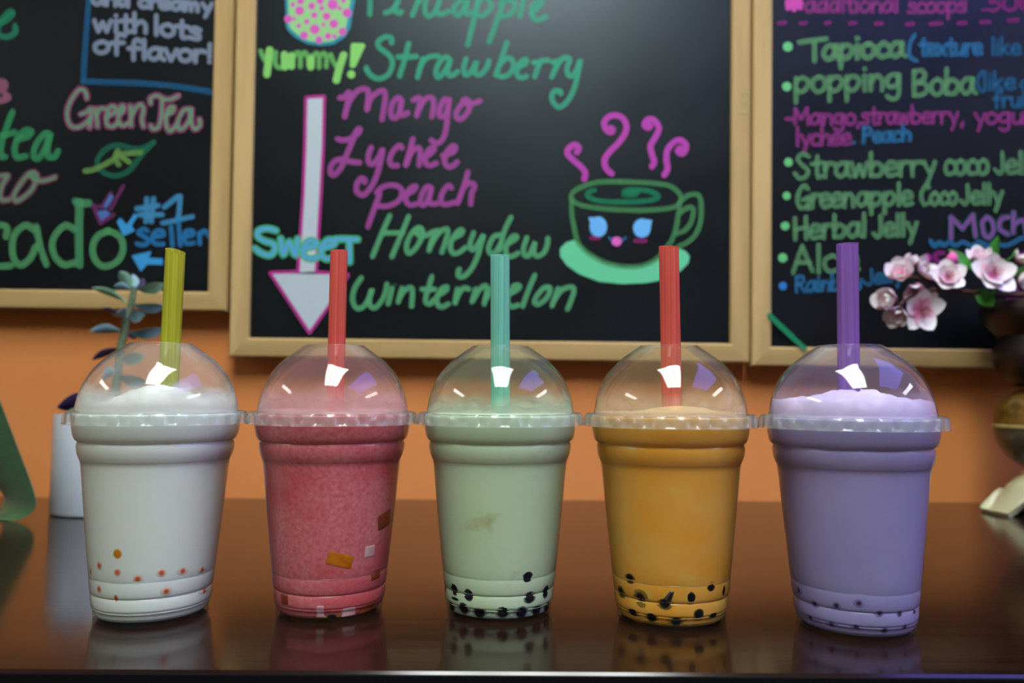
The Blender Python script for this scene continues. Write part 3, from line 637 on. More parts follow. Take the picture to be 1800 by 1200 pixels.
T("Herbal", 1395, 1521, 421, 415, 24, RGRN, 9.5, 'green word Herbal')
T("Jelly", 1534, 1610, 417, 413, 23, RGRN, 9.5, 'green word Jelly after Herbal')
T("Aloe", 1394, 1508, 479, 477, 29, RGRN, 9.5, 'green word Aloe')
T("Rainbow", 1398, 1515, 513, 508, 17, DBLUE, 7.5, 'blue word Rainbow')
T("Jelly", 1520, 1586, 502, 492, 17, (40,108,152), 7.5, 'blue word Jelly')
mo = S(1600, 360, 6, "430,350 430,130;430,130 550,250;550,250 660,110;660,110 690,330;810,130 760,190 780,310 830,345 880,270 860,170 810,130;1040,130 960,150 945,250 1030,310;1090,80 1085,290;1100,210 1170,160 1210,200 1220,290")
br.ink('lettering', mo, (66,110,130), 10.5, label='green blue outer strokes of the word Mochi')
br.ink('lettering', mo, (160,84,170), 6, label='purple inner strokes of the word Mochi')
br.ink('drawing', S(1600, 360, 6, "215,380 260,440 310,390 350,430 420,390 480,430 560,390 640,435 730,390 800,430 900,405 1000,430 1100,390 1170,350 1260,355"), DBLUE, 8, label='blue wavy line under Mochi')
br.ink('lettering', S(1600, 360, 6, "345,505 270,515 268,580 350,620 340,690 270,670;1050,890 1030,970 1060,1000;1125,900 1090,960 1150,1000;1130,560 1170,520 1240,520"), (150,44,132), 8, label='pink words half hidden by the blossoms', apart=True)
br.ink('drawing', [[(1352.5,554), (1383,583), (1414,612)]], (34,138,96), 9, .9, 'green corner line', smooth=False, front=True)

# ------------------------------------------------------------------ the five drinks
CUPS = [(-.2136, .4819), (-.1101, .4923), (-.0070, .4936), (.0954, .4807), (.1977, .4641)]
OUT = [(31.2,0),(31.7,.7),(31.9,5.9),(32.7,6.8),(32.6,7.8),(33.1,8.5),(33.4,11.5),(33.4,14.6),(33.0,15.4),(33.7,16.2),(34.3,20),(34.6,24.6),(34.2,25.4),(34.8,26.2),
       (37.0,47),(39.2,69),(41.1,88.6),(41.9,91.5),(43.0,94.4),(43.7,97.6),(43.8,100.2),(43.4,101.6),(43.3,102.3),(44.6,103.3),(45.6,105.2),(46.2,108),(46.7,112),(46.8,117.6)]
def smooth_prof(P, per=3): return spline(P, per=per)
def r_out(z):                  # outer radius in mm at height z mm
    if z <= 0: return OUT[0][0]
    for (r0, z0), (r1, z1) in zip(OUT, OUT[1:]):
        if z0 <= z <= z1 or z1 <= z <= z0:
            return r0 + (r1-r0)*(z-z0)/max(1e-6, z1-z0)
    return OUT[-1][0]
WALL, GAP = .22, .14
def off(P, d): return [(r-d, z) for r, z in P]
OUTS = smooth_prof(OUT)
SHELL = [(0,1.6),(28,1.6),(29.6,.2),(30.4,0)] + OUTS + [(47.5,118.6),(48.4,118.4),(48.6,117.8),(48.2,117.5)]
SHELL = SHELL + [(47.9,118.2),(47.2,118.1)] + off(OUTS[::-1], WALL) + [(29.5,1.9),(28,2.3),(0,2.3)]
DOME = [(45.6,120.2),(45.0,124),(43.8,129.5),(42.0,135),(39.7,139.8),(37.2,143.8),(34.4,147.1),(31.1,150.5),(27.4,153.6)]
DOMEs = spline(DOME, per=4) + [(22.3,157.3),(18.2,160.2),(17.3,160.7),(16.6,160.8),(16.3,160.4)]
DOMEp = DOMEs + [(16.5,160.1),(17.2,160.2),(18.0,159.7),(22.0,156.9)] + [(r-.38, z-.25) for r, z in spline(DOME, per=4)[::-1]]
def r_dome(z):
    for (r0, z0), (r1, z1) in zip(DOME, DOME[1:]):
        if z0 <= z <= z1: return r0 + (r1-r0)*(z-z0)/(z1-z0)
    return 45.5 if z < 121 else 20
RIM = [(45.8,120.3),(46.4,119.9),(49.4,119.8),(50.3,119.2),(50.6,117.8),(50.9,113.8),(51.6,112.9),(51.7,112.4),(51.1,112.3),(50.4,113.2),(50.1,117.6),(49.6,118.9),(46.2,119.1),(45.3,119.6)]
def rim_mod(j, a):
    if j in (4, 5, 9, 10): return .0007 * max(-1, min(1, 2.2*math.sin(a*26)))
    return 0

def hit_cup(i, px, py):
    """angle and height (mm) where the ray of a pixel meets the outside of cup i"""
    cx, cy = CUPS[i]; d = ray(px, py); t0 = (cy-.06)/d.y
    for k in range(900):
        t = t0 + k*.00011
        p = CAM + d*t
        z = (p.z-ZT)*1000
        if z < 0: break
        if math.hypot(p.x-cx, p.y-cy)*1000 <= r_out(z): return math.atan2(p.y-cy, p.x-cx), z
    # just beside the outline: nearest side point
    p = CAM + d*(cy/d.y)
    return (0 if p.x > cx else math.pi), (p.z-ZT)*1000

def drink_mat(name, c1, c2, scale, lo=.35, hi=.65, sss=.25, rad=(1,.8,.6), rough=.35, stretch=(1,1,1), third=None, detail=5):
    m, t, p = nt(name)
    tc = node(t, 'ShaderNodeTexCoord'); mp = node(t, 'ShaderNodeMapping'); mp.inputs['Scale'].default_value = stretch
    t.links.new(tc.outputs['Object'], mp.inputs[0])
    nz = node(t, 'ShaderNodeTexNoise', i_Scale=scale, i_Detail=detail); t.links.new(mp.outputs[0], nz.inputs['Vector'])
    rp = ramp(t, [(lo, c1), (hi, c2)]); t.links.new(nz.outputs['Fac'], rp.inputs[0])
    out = rp.outputs[0]
    if third:                                   # (colour, scale, lo, hi): a second, sparser speckle
        n2 = node(t, 'ShaderNodeTexNoise', i_Scale=third[1], i_Detail=4); t.links.new(tc.outputs['Object'], n2.inputs['Vector'])
        r2 = ramp(t, [(third[2], (0,0,0,1)), (third[3], (1,1,1,1))]); t.links.new(n2.outputs['Fac'], r2.inputs[0])
        mx = node(t, 'ShaderNodeMix', data_type='RGBA'); t.links.new(r2.outputs[0], mx.inputs['Factor'])
        t.links.new(out, mx.inputs['A']); mx.inputs['B'].default_value = third[0]; out = mx.outputs['Result']
    t.links.new(out, p.inputs['Base Color'])
    p.inputs['Roughness'].default_value = rough; p.inputs['Specular IOR Level'].default_value = .25
    if sss:
        p.inputs['Subsurface Weight'].default_value = sss; p.inputs['Subsurface Radius'].default_value = rad
        p.inputs['Subsurface Scale'].default_value = .004
    return m
def pearl_mat(name, core, rim, r0, r1):
    """a pearl against the wall with a thin film of the drink over its edges (local x points out of the cup)"""
    m, t, p = nt(name)
    tc = node(t, 'ShaderNodeTexCoord'); mp = node(t, 'ShaderNodeMapping'); mp.inputs['Scale'].default_value = (0,1,1)
    t.links.new(tc.outputs['Object'], mp.inputs[0])
    ln = node(t, 'ShaderNodeVectorMath', operation='LENGTH'); t.links.new(mp.outputs[0], ln.inputs[0])
    mr = node(t, 'ShaderNodeMapRange', interpolation_type='SMOOTHSTEP'); mr.inputs['From Min'].default_value = r0; mr.inputs['From Max'].default_value = r1
    t.links.new(ln.outputs['Value'], mr.inputs['Value'])
    mx = node(t, 'ShaderNodeMix', data_type='RGBA'); t.links.new(mr.outputs[0], mx.inputs['Factor'])
    mx.inputs['A'].default_value = core; mx.inputs['B'].default_value = rim
    t.links.new(mx.outputs['Result'], p.inputs['Base Color']); p.inputs['Roughness'].default_value = .3
    p.inputs['Specular IOR Level'].default_value = .25
    return m
DR = [
 dict(name='white', body=drink_mat('white_milk_tea', lin(234,240,230), lin(239,243,235), 20), foam=drink_mat('white_foam', lin(238,240,234), lin(246,247,243), 60, sss=.2),
      film=(.121,.1385,.72,lin(225,228,222)), fog=.05),
 dict(name='pink', body=drink_mat('watermelon_slush', lin(216,96,100), lin(234,152,158), 420, .30, .85, sss=.3, third=(lin(212,76,80), 26, .46, .74), detail=8), foam=drink_mat('pink_foam', lin(232,150,155), lin(240,190,190), 120, sss=.2),
      film=(.1195,.140,.50,lin(226,190,188)), fog=.05),
 dict(name='green', body=drink_mat('pale_green_milk_tea', lin(207,230,188), lin(216,235,200), 22, third=(lin(176,180,116), 34, .63, .76)), foam=drink_mat('green_foam', lin(196,222,170), lin(214,232,196), 60, sss=.2),
      film=(.1195,.1335,.48,lin(206,220,196)), fog=.03),
 dict(name='orange', body=drink_mat('mango_slush', lin(244,168,54), lin(246,182,84), 30, sss=.2, third=(lin(238,192,90), 55, .58, .72), stretch=(1,1,1.6)), foam=drink_mat('orange_foam', lin(238,196,130), lin(244,214,160), 60, sss=.2),
      film=(.1195,.137,.42,lin(226,208,176)), fog=.03),
 dict(name='purple', body=drink_mat('taro_milk_tea', lin(160,150,204), lin(168,158,210), 25), foam=drink_mat('lilac_foam', lin(206,188,226), lin(218,204,234), 90, sss=.2, third=(lin(150,120,190), 160, .72, .76)),
      film=(.1225,.137,.2,lin(205,196,222)), fog=.03),
]
M_SHELL = clear_plastic('clear_cup_plastic', rough=.22, refl=.45)
M_RIM = clear_plastic('frosted_lid_rim', rough=.12, frost=.17, frostcol=lin(228,234,230))
M_DROP = clear_plastic('water_drop', rough=.02, tint=(.99,1,1,1), ior=1.33)
CUP_LABEL = ['plastic dome lid cup of white milk tea with orange pearls', 'plastic dome lid cup of pink red watermelon slush with fruit cubes',
  'plastic dome lid cup of pale green milk tea with black pearls', 'plastic dome lid cup of orange mango slush with black pearls', 'plastic dome lid cup of purple taro milk tea with dark pearls']
STRAW = [  # top px, px at the lid hole, radius mm, colour, colour word
 ((308.5,441),(300,606),5.75,(222,226,84),'yellow green straw in the white milk tea cup'),
 ((596,440),(591.8,606),5.35,(250,138,126),'red straw in the pink watermelon slush cup'),
 ((879,448),(879.3,606),6.0,(170,240,226),'turquoise straw in the pale green milk tea cup'),
 ((1175.5,433),(1179,606),6.0,(250,138,126),'red straw in the orange mango slush cup'),
 ((1489.5,428),(1491.3,606),6.1,(186,140,222),'purple straw in the purple taro milk tea cup')]
def foam_h(i, x, y):
    r = math.hypot(x, y)
    if i == 0:
        h = 121.8 + 11*math.exp(-((x+2)**2 + (y+8)**2)/520) + 5*math.exp(-((x-17)**2 + (y+6)**2)/420) + .5*noise.noise(Vector((x,y,2))*.2)
    elif i == 1: h = 120.6 + .8*noise.noise(Vector((x,y,3))*.09)
    elif i == 2: h = 119.2 + .3*noise.noise(Vector((x,y,5))*.09)
    elif i == 3: h = 120.4 + 4.2*math.exp(-((x-4)**2 + (y+8)**2)/500)
    else:
        h = 127.6 + 6.0*math.exp(-((x+15)**2 + (y+12)**2)/230) + 7.0*math.exp(-((x-9)**2 + (y+5)**2)/200) + 2.2*noise.noise(Vector((x,y,1))*.12) + 1.5*math.exp(-((x+38)**2+y**2)/90) + 1.2*math.exp(-((x-38)**2+(y)**2)/90) + .5*noise.noise(Vector((x,y,9))*.35)
    return h
for i, (cx, cy) in enumerate(CUPS):
    d = DR[i]
    root = thing('bubble_tea_cup', CUP_LABEL[i], 'drink', (cx, cy, ZT), None)
    C = (cx, cy, ZT)
    V, Fc = lathe(SHELL, C, 112); cup = obj('cup', V, Fc, M_SHELL, root, sharp=60)
    # the drink itself, filling the cup up to the rim
    body = [(0,2.6),(28.5,2.6),(30.2,2.4)] + [(r-WALL-GAP, max(z, 2.4)) for r, z in OUTS if z > 2.4] + [(46.1,118.4),(0,118.4)]
    V, Fc = lathe(body, C, 112); obj('drink', V, Fc, d['body'], root, sharp=70)
    # foam under the dome
    ns, na = 22, 96; V = []; Fc = []
    V.append(Vector(C) + Vector((0, 0, foam_h(i,0,0)*.001)))
    for s in range(1, ns+1):
        for a in range(na):
            an = 2*math.pi*a/na; ca, sa = math.cos(an), math.sin(an)
            rr = 44.0
            for _ in range(6): rr = min(44.8, r_dome(min(150, max(120.5, foam_h(i, rr*ca, rr*sa)))) - .75)
            q = rr*s/ns
            V.append(Vector(C) + Vector((q*ca, q*sa, foam_h(i, q*ca, q*sa)))*1 if False else Vector(C) + Vector((q*ca, q*sa, foam_h(i, q*ca, q*sa)))*.001)
    for zz, rr in ((120.5 if i in (0, 4, 3) else 119.0, 44.7), (118.5, 44.6)):
        for a in range(na):
            an = 2*math.pi*a/na
            V.append(Vector(C) + Vector((rr*math.cos(an), rr*math.sin(an), zz))*.001)
    for a in range(na): Fc.append([0, 1+a, 1+(a+1)%na])
    for s in range(ns+1):
        for a in range(na):
            p = 1+s*na+a; q = 1+s*na+(a+1)%na
            Fc.append([p, p+na, q+na, q])
    obj('foam', V, Fc, d['foam'], root, sharp=None)
    # the lid
    ml = clear_plastic('clear_dome_plastic_' + d['name'], rough=.025, frost=d['fog'], frostcol=d['film'][3], film=d['film'])
    V, Fc = lathe(DOMEp, C, 112, closed=True); lid = obj('lid', V, Fc, ml, root, sharp=60)
    V, Fc = lathe(RIM, C, 312, closed=True, mod=rim_mod); obj('lid_rim', V, Fc, M_RIM, lid, sharp=50)
    rd = random.Random(20+i); mb = MB()
    for q in range((8, 16, 26, 8, 7)[i]):
        an = rd.uniform(-2.75, -.4); z = rd.uniform(124, 149); rr = r_dome(z)
        nrm = Vector((math.cos(an), math.sin(an), .35 if z < 140 else .9)).normalized()
        P = Vector(C) + Vector((rr*math.cos(an), rr*math.sin(an), z))*.001
        rad = rd.uniform(.35, .8)*.001
        u = nrm.cross(Vector((0,0,1))).normalized(); v = nrm.cross(u)
        V = [P + nrm*rad*.55]; Fc = []
        for k, (ra, hh) in enumerate(((.55,.42),(.9,.18),(1,0))):
            for a in range(10):
                t_ = 2*math.pi*a/10; V.append(P + (u*math.cos(t_) + v*math.sin(t_))*rad*ra + nrm*rad*hh)
        for a in range(10): Fc.append([0, 1+a, 1+(a+1)%10])
        for k in range(2):
            for a in range(10): Fc.append([1+k*10+a, 1+(k+1)*10+a, 1+(k+1)*10+(a+1)%10, 1+k*10+(a+1)%10])
        mb.add(V, Fc)
    tag(mb.build('water_droplets', M_DROP, lid, sharp=None), kind='stuff')
    # the straw, held by the hole of the lid
    (tx, ty), (hx, hy), sr, col, lab = STRAW[i]
    yo = cy - .004
    Tp, Hp = at_y(tx, ty, yo), at_y(hx, hy, yo)
    ax = (Hp - Tp).normalized()
    Bt = Hp + ax * ((Hp.z - ZT - .1)/-ax.z)
    st = thing('drinking_straw', lab, 'straw', Bt)
    u = ax.cross(Vector((0,1,0))).normalized(); v = ax.cross(u).normalized()
    ro, ri = sr*.001, sr*.001-.0004
    V = []; Fc = []; n = 40; rows = 12; L = (Tp-Bt).length
    for wall, rr in ((0, ro), (1, ri)):
        for k in range(rows+1):
            for a in range(n):
                an = 2*math.pi*a/n
                dirv = u*math.cos(an) + v*math.sin(an)
                p = Bt - ax*(L*k/rows) + dirv*rr
                if k == rows:                     # cut end a little lower towards the viewer
                    cut = (dirv.y*.0016) + (dirv.x*(-.0018 if i == 0 else .0008 if i == 4 else 0))
                    p += -ax*cut
                V.append(p)
    W = (rows+1)*n
    for k in range(rows):
        for a in range(n):
            a2 = (a+1)%n
            Fc.append([k*n+a, k*n+a2, (k+1)*n+a2, (k+1)*n+a]); Fc.append([W+k*n+a, W+(k+1)*n+a, W+(k+1)*n+a2, W+k*n+a2])
    for a in range(n):
        a2 = (a+1)%n; Fc.append([rows*n+a, rows*n+a2, W+rows*n+a2, W+rows*n+a]); Fc.append([a, W+a, W+a2, a2])
    obj('tube', V, Fc, straw_mat('straw_plastic_%d' % i, lin(*col)), st, sharp=50)

# ---- pearls and fruit pieces seen through the walls of the cups
def blob(i, px, py, wpx, hpx, name, mat, depth=.0016, lump=0, seed=0, box=False, tilt=0.0, proud=.00022):
    ph, z = hit_cup(i, px, py)
    cx, cy = CUPS[i]; k = CUPS[i][1]/F_PX
    th = hpx*k/2; r = r_out(z)*.001 - (WALL+GAP)*.001 - depth + proud
    fs = max(.25, abs(math.cos(ph + math.pi/2)))           # foreshortening towards the outline
    tw = min(wpx*k/2/fs, th*1.6 if wpx < hpx else 1)
    f = 1/math.sqrt(1 - ((depth-proud)/depth)**2) if not box else 1.0
    z_ = lambda dz: (r_out(max(.5, z + dz*1000)) - r_out(z))*.001
    loc = Vector((cx + r*math.cos(ph), cy + r*math.sin(ph), ZT + z*.001))
    V = []; Fc = []
    def put(qx, y, zz):
        if tilt: y, zz = y*math.cos(tilt) - zz*math.sin(tilt), y*math.sin(tilt) + zz*math.cos(tilt)
        zz = max(zz, .0028 - z*.001); rz = r + z_(zz)
        V.append(Vector((qx*depth + rz*math.sqrt(max(.05, 1-(y/rz)**2)) - r, y, zz)))
    if box:                       # a cut cube pressed against the curved wall, its corners rounded off
        gy, gz = 16, 12
        for lay in (1, -1):
            for a in range(gz+1):
                for b in range(gy+1):
                    u_, v_ = -1 + 2*b/gy, -1 + 2*a/gz
                    k_ = max(abs(u_)**8, abs(v_)**8); c_ = 1 - .06*(u_*v_)**2
                    put(lay*(1 - .6*k_), u_*tw*c_, v_*th*c_)
        W = (gz+1)*(gy+1)
        for a in range(gz):
            for b in range(gy):
                e = a*(gy+1)+b; Fc.append([e, e+1, e+gy+2, e+gy+1]); Fc.append([W+e, W+e+gy+1, W+e+gy+2, W+e+1])
        edge = [b for b in range(gy+1)] + [a*(gy+1)+gy for a in range(1, gz+1)] + [gz*(gy+1)+b for b in range(gy-1, -1, -1)] + [a*(gy+1) for a in range(gz-1, 0, -1)]
        for q in range(len(edge)):
            e, e2 = edge[q], edge[(q+1) % len(edge)]; Fc.append([e, W+e, W+e2, e2])
    else:
        nu, nv = 28, 20
        for a in range(nv+1):
            la = math.pi*a/nv - math.pi/2
            for b in range(nu):
                lo = 2*math.pi*b/nu
                q = Vector((math.cos(la)*math.cos(lo), math.cos(la)*math.sin(lo), math.sin(la)))
                s = 1 + lump*noise.noise(q*1.6 + Vector((seed, 0, 0)))
                put(q.x, q.y*tw*f*s, q.z*th*f*s)
        for a in range(nv):
            for b in range(nu):
                Fc.append([a*nu+b, a*nu+(b+1)%nu, (a+1)*nu+(b+1)%nu, (a+1)*nu+b])
    me = bpy.data.meshes.new(name); me.from_pydata([tuple(p) for p in V], [], Fc); me.validate()
    me.polygons.foreach_set('use_smooth', [True]*len(me.polygons)); me.materials.append(mat)
    o = bpy.data.objects.new(name, me); COL.objects.link(o); o.location = loc; o.rotation_euler = (0, 0, ph)
    return o
m_op = pearl_mat('orange_popping_pearl', lin(206,92,40), lin(226,214,200), .0006, .0024)
m_og = pearl_mat('golden_popping_pearl', lin(206,124,22), lin(222,196,150), .0016, .0028)
m_tp = pearl_mat('black_tapioca_pearl_milk', lin(18,16,26), lin(150,168,160), .0026, .0044)
m_to = pearl_mat('black_tapioca_pearl_mango', lin(16,16,20), lin(150,116,44), .0019, .0038)
m_tt = pearl_mat('brown_tapioca_pearl_taro', lin(58,34,52), lin(140,130,190), .0005, .0022)
PE = {
 0: [(635,80,84,88,m_og,'golden pearl, the highest one in the white milk tea'),(445,205,66,80,m_op,0),(635,275,72,72,m_op,0),(850,345,80,96,m_op,'orange pearl crossing the upper ring at the middle of the white milk tea cup'),
     (1105,280,76,70,m_op,0),(1330,260,74,74,m_op,0),(1535,245,50,70,m_op,0),(440,450,54,84,m_op,0),(1155,475,82,92,m_op,'orange pearl alone between the two upper rings of the white milk tea cup'),(1560,470,50,50,m_op,0),(620,545,40,70,m_op,0),(350,265,24,80,m_op,0)],
 2: [(1190,325,92,92,m_tp,'black pearl, the highest one in the pale green milk tea'),(405,455,66,108,m_tp,0),(565,510,92,110,m_tp,0),(1210,540,108,112,m_tp,0),(1375,475,60,120,m_tp,0),(380,630,60,90,m_tp,0),
     (505,655,116,112,m_tp,0),(675,695,130,76,m_tp,0),(922,698,140,108,m_tp,0),(1120,698,126,112,m_tp,0),(1280,678,104,92,m_tp,0),(1390,645,50,90,m_tp,0),(312,420,30,90,m_tp,0),(410,553,74,26,m_tp,'thin black crescent of a pearl at the left in the pale green milk tea')],
 3: [(460,340,78,88,m_to,'black pearl, the highest one in the orange mango slush'),(365,480,60,112,m_to,0),(570,540,126,160,m_to,'largest black pearl in the orange mango slush'),(832,600,146,104,m_to,'black pearl with a curved tail in the orange mango slush'),
     (1115,540,72,98,m_to,0),(1325,430,86,82,m_to,0),(1462,470,36,100,m_to,0),(490,695,80,56,m_to,0),(690,750,104,66,m_to,0),(950,790,134,70,m_to,0),(1195,715,92,104,m_to,0),(1345,727,86,46,m_to,0)],
 4: [(260,460,36,70,m_tt,0),(430,605,66,76,m_tt,0),(660,625,68,68,m_tt,0),(900,600,86,84,m_tt,'dark pearl, the largest one in the purple taro milk tea'),(1115,705,80,70,m_tt,0),(1330,710,66,64,m_tt,0),(1490,690,40,44,m_tt,0),
     (385,752,84,50,m_tt,0),(605,820,80,54,m_tt,0),(870,848,90,36,m_tt,0),(1170,887,84,50,m_tt,0),(1385,850,74,44,m_tt,0)],
}
ORI = {0:(100,960), 2:(730,960), 3:(1030,960), 4:(1360,960)}
ORD = ['first', 'second', 'third', 'fourth', 'fifth', 'sixth', 'seventh']
W_, G_, O_, P_ = 'white milk tea', 'pale green milk tea', 'orange mango slush', 'purple taro milk tea'
PLACE = {
 0: {(350,265): 'orange pearl sliver at the left outline, above the upper ring of the white milk tea', (445,205): 'small orange pearl to the lower left of the golden pearl', (635,275): 'small orange pearl straight under the golden pearl',
     (1105,280): 'orange pearl third from the right above the upper ring of the white milk tea', (1330,260): 'orange pearl second from the right above the upper ring of the white milk tea', (1535,245): 'orange pearl furthest right above the upper ring of the white milk tea',
     (440,450): 'orange red pearl at the left between the two upper rings of the white milk tea', (620,545): 'faint red pearl on the second ring at the left of the white milk tea', (1560,470): 'orange pearl on the second ring at the right outline of the white milk tea'},
 2: {**{q: 'black pearl, %s from the left in the bottom row of the pale green milk tea' % ORD[k] for k, q in enumerate(((380,630),(505,655),(675,695),(922,698),(1120,698),(1280,678),(1390,645)))},
     (312,420): 'black pearl sliver at the left outline of the pale green milk tea', (405,455): 'tall narrow black pearl near the left outline of the pale green milk tea', (565,510): 'black pearl on the middle ring left of centre in the pale green milk tea',
     (1210,540): 'black pearl on the middle ring right of centre in the pale green milk tea', (1375,475): 'tall narrow black pearl near the right outline of the pale green milk tea'},
 3: {(365,480): 'black pearl left of the largest pearl in the orange mango slush', (1115,540): 'black pearl right of the tailed pearl in the orange mango slush', (1325,430): 'black pearl just under the upper ring at the right of the orange mango slush',
     (1462,470): 'narrow black pearl at the right outline of the orange mango slush', (1195,715): 'black pearl above the lowest ring right of centre in the orange mango slush',
     **{q: 'black pearl, %s from the left on the lowest ring of the orange mango slush' % ORD[k] for k, q in enumerate(((490,695),(690,750),(950,790),(1345,727)))}},
 4: {(260,460): 'faint dark pearl at the left under the upper ring of the purple taro milk tea', (430,605): 'dark pearl on the middle ring, second from the left of the purple taro milk tea', (660,625): 'dark pearl left of the largest pearl in the purple taro milk tea',
     **{q: 'dark pearl, %s from the right on the middle ring of the purple taro milk tea' % ORD[k] for k, q in enumerate(((1490,690),(1330,710),(1115,705)))},
     **{q: 'dark pearl, %s from the left on the lowest ring of the purple taro milk tea' % ORD[k] for k, q in enumerate(((385,752),(605,820),(870,848),(1170,887),(1385,850)))}}}
GRP = {0:'orange pearls in the white milk tea', 2:'black pearls in the green milk tea', 3:'black pearls in the mango slush', 4:'dark pearls in the taro milk tea'}
for i, L in PE.items():
    for q, (x, y, wp, hp, mt, lb) in enumerate(L):
        o = blob(i, ORI[i][0]+x/6, ORI[i][1]+y/6, wp/6*1.22, hp/6*1.22, 'tapioca_pearl', mt, lump=.22 if i else .08, seed=q*3.1+i)
        tag(o, lb or PLACE[i][(x, y)], 'pearl', GRP[i])
        if i == 3 and 'tail' in str(lb):
            cx, cy = CUPS[3]; pts = []
            for (u_, v_) in ((860,560),(885,520),(905,490),(928,488)):
                ph, z = hit_cup(3, 1030+u_/6, 960+v_/6); r = (r_out(z)-WALL-GAP)*.001 - .0004
                pts.append((cx + r*math.cos(ph), cy + r*math.sin(ph), ZT + z*.001))
            tl = MB().tube(spline(pts, per=4), [.0022-.0014*k/12 for k in range(13)], 8)
            tl.V = [o.rotation_euler.to_matrix().inverted() @ (p - o.location) for p in tl.V]
            t_ = obj('tail', tl.V, tl.F, pbr('black_pearl_tail', lin(20,20,24), .4)); t_.parent = o
m_mango = noisy('mango_jelly', lin(186,96,10), lin(206,122,14), 160, rough=.3)
m_coco = noisy('white_coconut_jelly', lin(206,150,155), lin(216,170,172), 160, rough=.3)
m_peach = noisy('brown_peach_piece', lin(120,52,24), lin(150,66,40), 160, rough=.3)
for x, y, wp, hp, mt, ti, nm, lb in ((768,150,300,160,m_mango,-.27,'fruit_cube','bright orange fruit cube in the middle of the pink slush cup'), (1085,55,100,140,m_coco,.05,'fruit_cube','pale pink jelly cube beside the bright orange fruit cube'),
      (1250,-283,110,190,m_peach,.2,'fruit_cube','brown orange fruit piece at the right side of the pink slush cup'), (172,560,110,120,m_peach,0,'fruit_cube','brown fruit piece low at the left of the pink slush cup'),
      (1075,640,150,90,m_peach,.1,'fruit_cube','brown fruit piece low at the right of the pink slush cup'), (555,690,90,140,m_coco,0,'fruit_cube','pale jelly cube at the bottom left of the pink slush cup'),
      (860,690,130,110,m_coco,.1,'fruit_cube','pale jelly cube at the bottom right of the pink slush cup'), (1150,300,90,110,m_peach,.1,'fruit_cube','small dark fruit piece under the pale jelly cube of the pink slush')):
    tag(blob(1, 470+x/6, 960+y/6, wp/6, hp/6, nm, mt, depth=.0012, box=True, tilt=ti, proud=.0002), lb, 'fruit piece')
o = blob(1, 470+680/6, 960+745/6, 100/6, 44/6, 'tapioca_pearl', m_to); tag(o, 'single dark pearl at the bottom of the pink slush cup', 'pearl')

# ------------------------------------------------------------------ potted succulent behind the white drink
m_pot = pbr('white_glazed_pot', lin(190,200,210), .25)
m_soil = noisy('dark_soil', lin(30,22,18), lin(50,38,30), 200, rough=.9)
m_stem = noisy('succulent_stem', lin(84,104,80), lin(110,130,100), 90, rough=.6)
def leafmat(name, a, b): return noisy(name, lin(*a), lin(*b), 40, rough=.5, spec=.4)
m_lf_blue = leafmat('blue_green_leaf', (104,146,158), (140,176,182)); m_lf_green = leafmat('grey_green_leaf', (104,156,128), (150,190,160)); m_lf_dark = leafmat('dark_purple_leaf', (44,36,66), (66,54,92))
def leaf_mesh(base, tip, width, bend, side, thick=.0012, spoon=.62, n=12):
    """a blade from base to tip; width at its widest, BEND lifts its middle along the normal"""
    base, tip = Vector(base), Vector(tip); ax = tip-base; L = ax.length; ax.normalize()
    side = Vector(side); side = (side - ax*side.dot(ax)).normalized(); nr = ax.cross(side)
    V = []; Fc = []; m = 6
    for k in range(n+1):
        s = k/n
        wd = width*.5*max(.06, (math.sin(math.pi*min(1, s**(math.log(.5)/math.log(spoon)))))**.75)
        c = base + ax*L*s + nr*bend*math.sin(math.pi*s)
        for j in range(m+1):
            a = -1 + 2*j/m
            V.append(c + side*wd*a + nr*(wd*.22*a*a + thick*(1-a*a)*.5))
        for j in range(m+1):
            a = -1 + 2*j/m
            V.append(c + side*wd*a + nr*(wd*.22*a*a - thick*(1-a*a)*.5 - .0001))
    q = 2*(m+1)
    for k in range(n):
        for j in range(m):
            a = k*q+j; Fc.append([a, a+1, a+q+1, a+q]); a += m+1; Fc.append([a, a+q, a+q+1, a+1])
        Fc.append([k*q, k*q+q, k*q+q+m+1, k*q+m+1]); Fc.append([k*q+m, k*q+2*m+1, (k+1)*q+2*m+1, (k+1)*q+m])
    Fc.append([j for j in range(m+1)] + [2*m+1-j for j in range(m+1)])
    Fc.append([n*q+j for j in range(m+1)][::-1] + [n*q+m+1+j for j in range(m+1)])
    return V, Fc
PD = .885
pc = at_y(188, 912, PD); pr = 88/F_PX*PD
pot = thing('potted_succulent', 'tall succulent plant in a white pot behind the white milk tea cup', 'potted plant', (pc.x, PD, ZT))
hp = .106
V, Fc = lathe([(0,.3),(pr*1000-3,.3),(pr*1000-.8,1.2),(pr*1000,3.5),(pr*1000,hp*1000-1),(pr*1000-.8,hp*1000),(pr*1000-3,hp*1000),(pr*1000-3.4,hp*1000-2),(pr*1000-3.6,20),(0,20)], (pc.x, PD, ZT), 64)
obj('pot', V, Fc, m_pot, pot)
V, Fc = lathe([(0,hp*1000-9),(pr*500,hp*1000-7),(pr*1000-4.2,hp*1000-9),(pr*1000-4.2,hp*1000-22),(0,hp*1000-22)], (pc.x, PD, ZT), 48)
obj('soil', V, Fc, m_soil, pot)
pl = lambda x, y, dy=0: at_y(140 + x/4.2857, 460 + y/4.2857, PD + dy)
sp = [pl(225,1190), pl(262,1010), pl(292,800), pl(312,640), pl(335,540), pl(352,440), pl(385,330), pl(405,230), pl(412,190)]
MB().tube(spline(sp, per=4), [.0050-.0018*k/32 for k in range(33)], 12).build('stem', m_stem, pot)
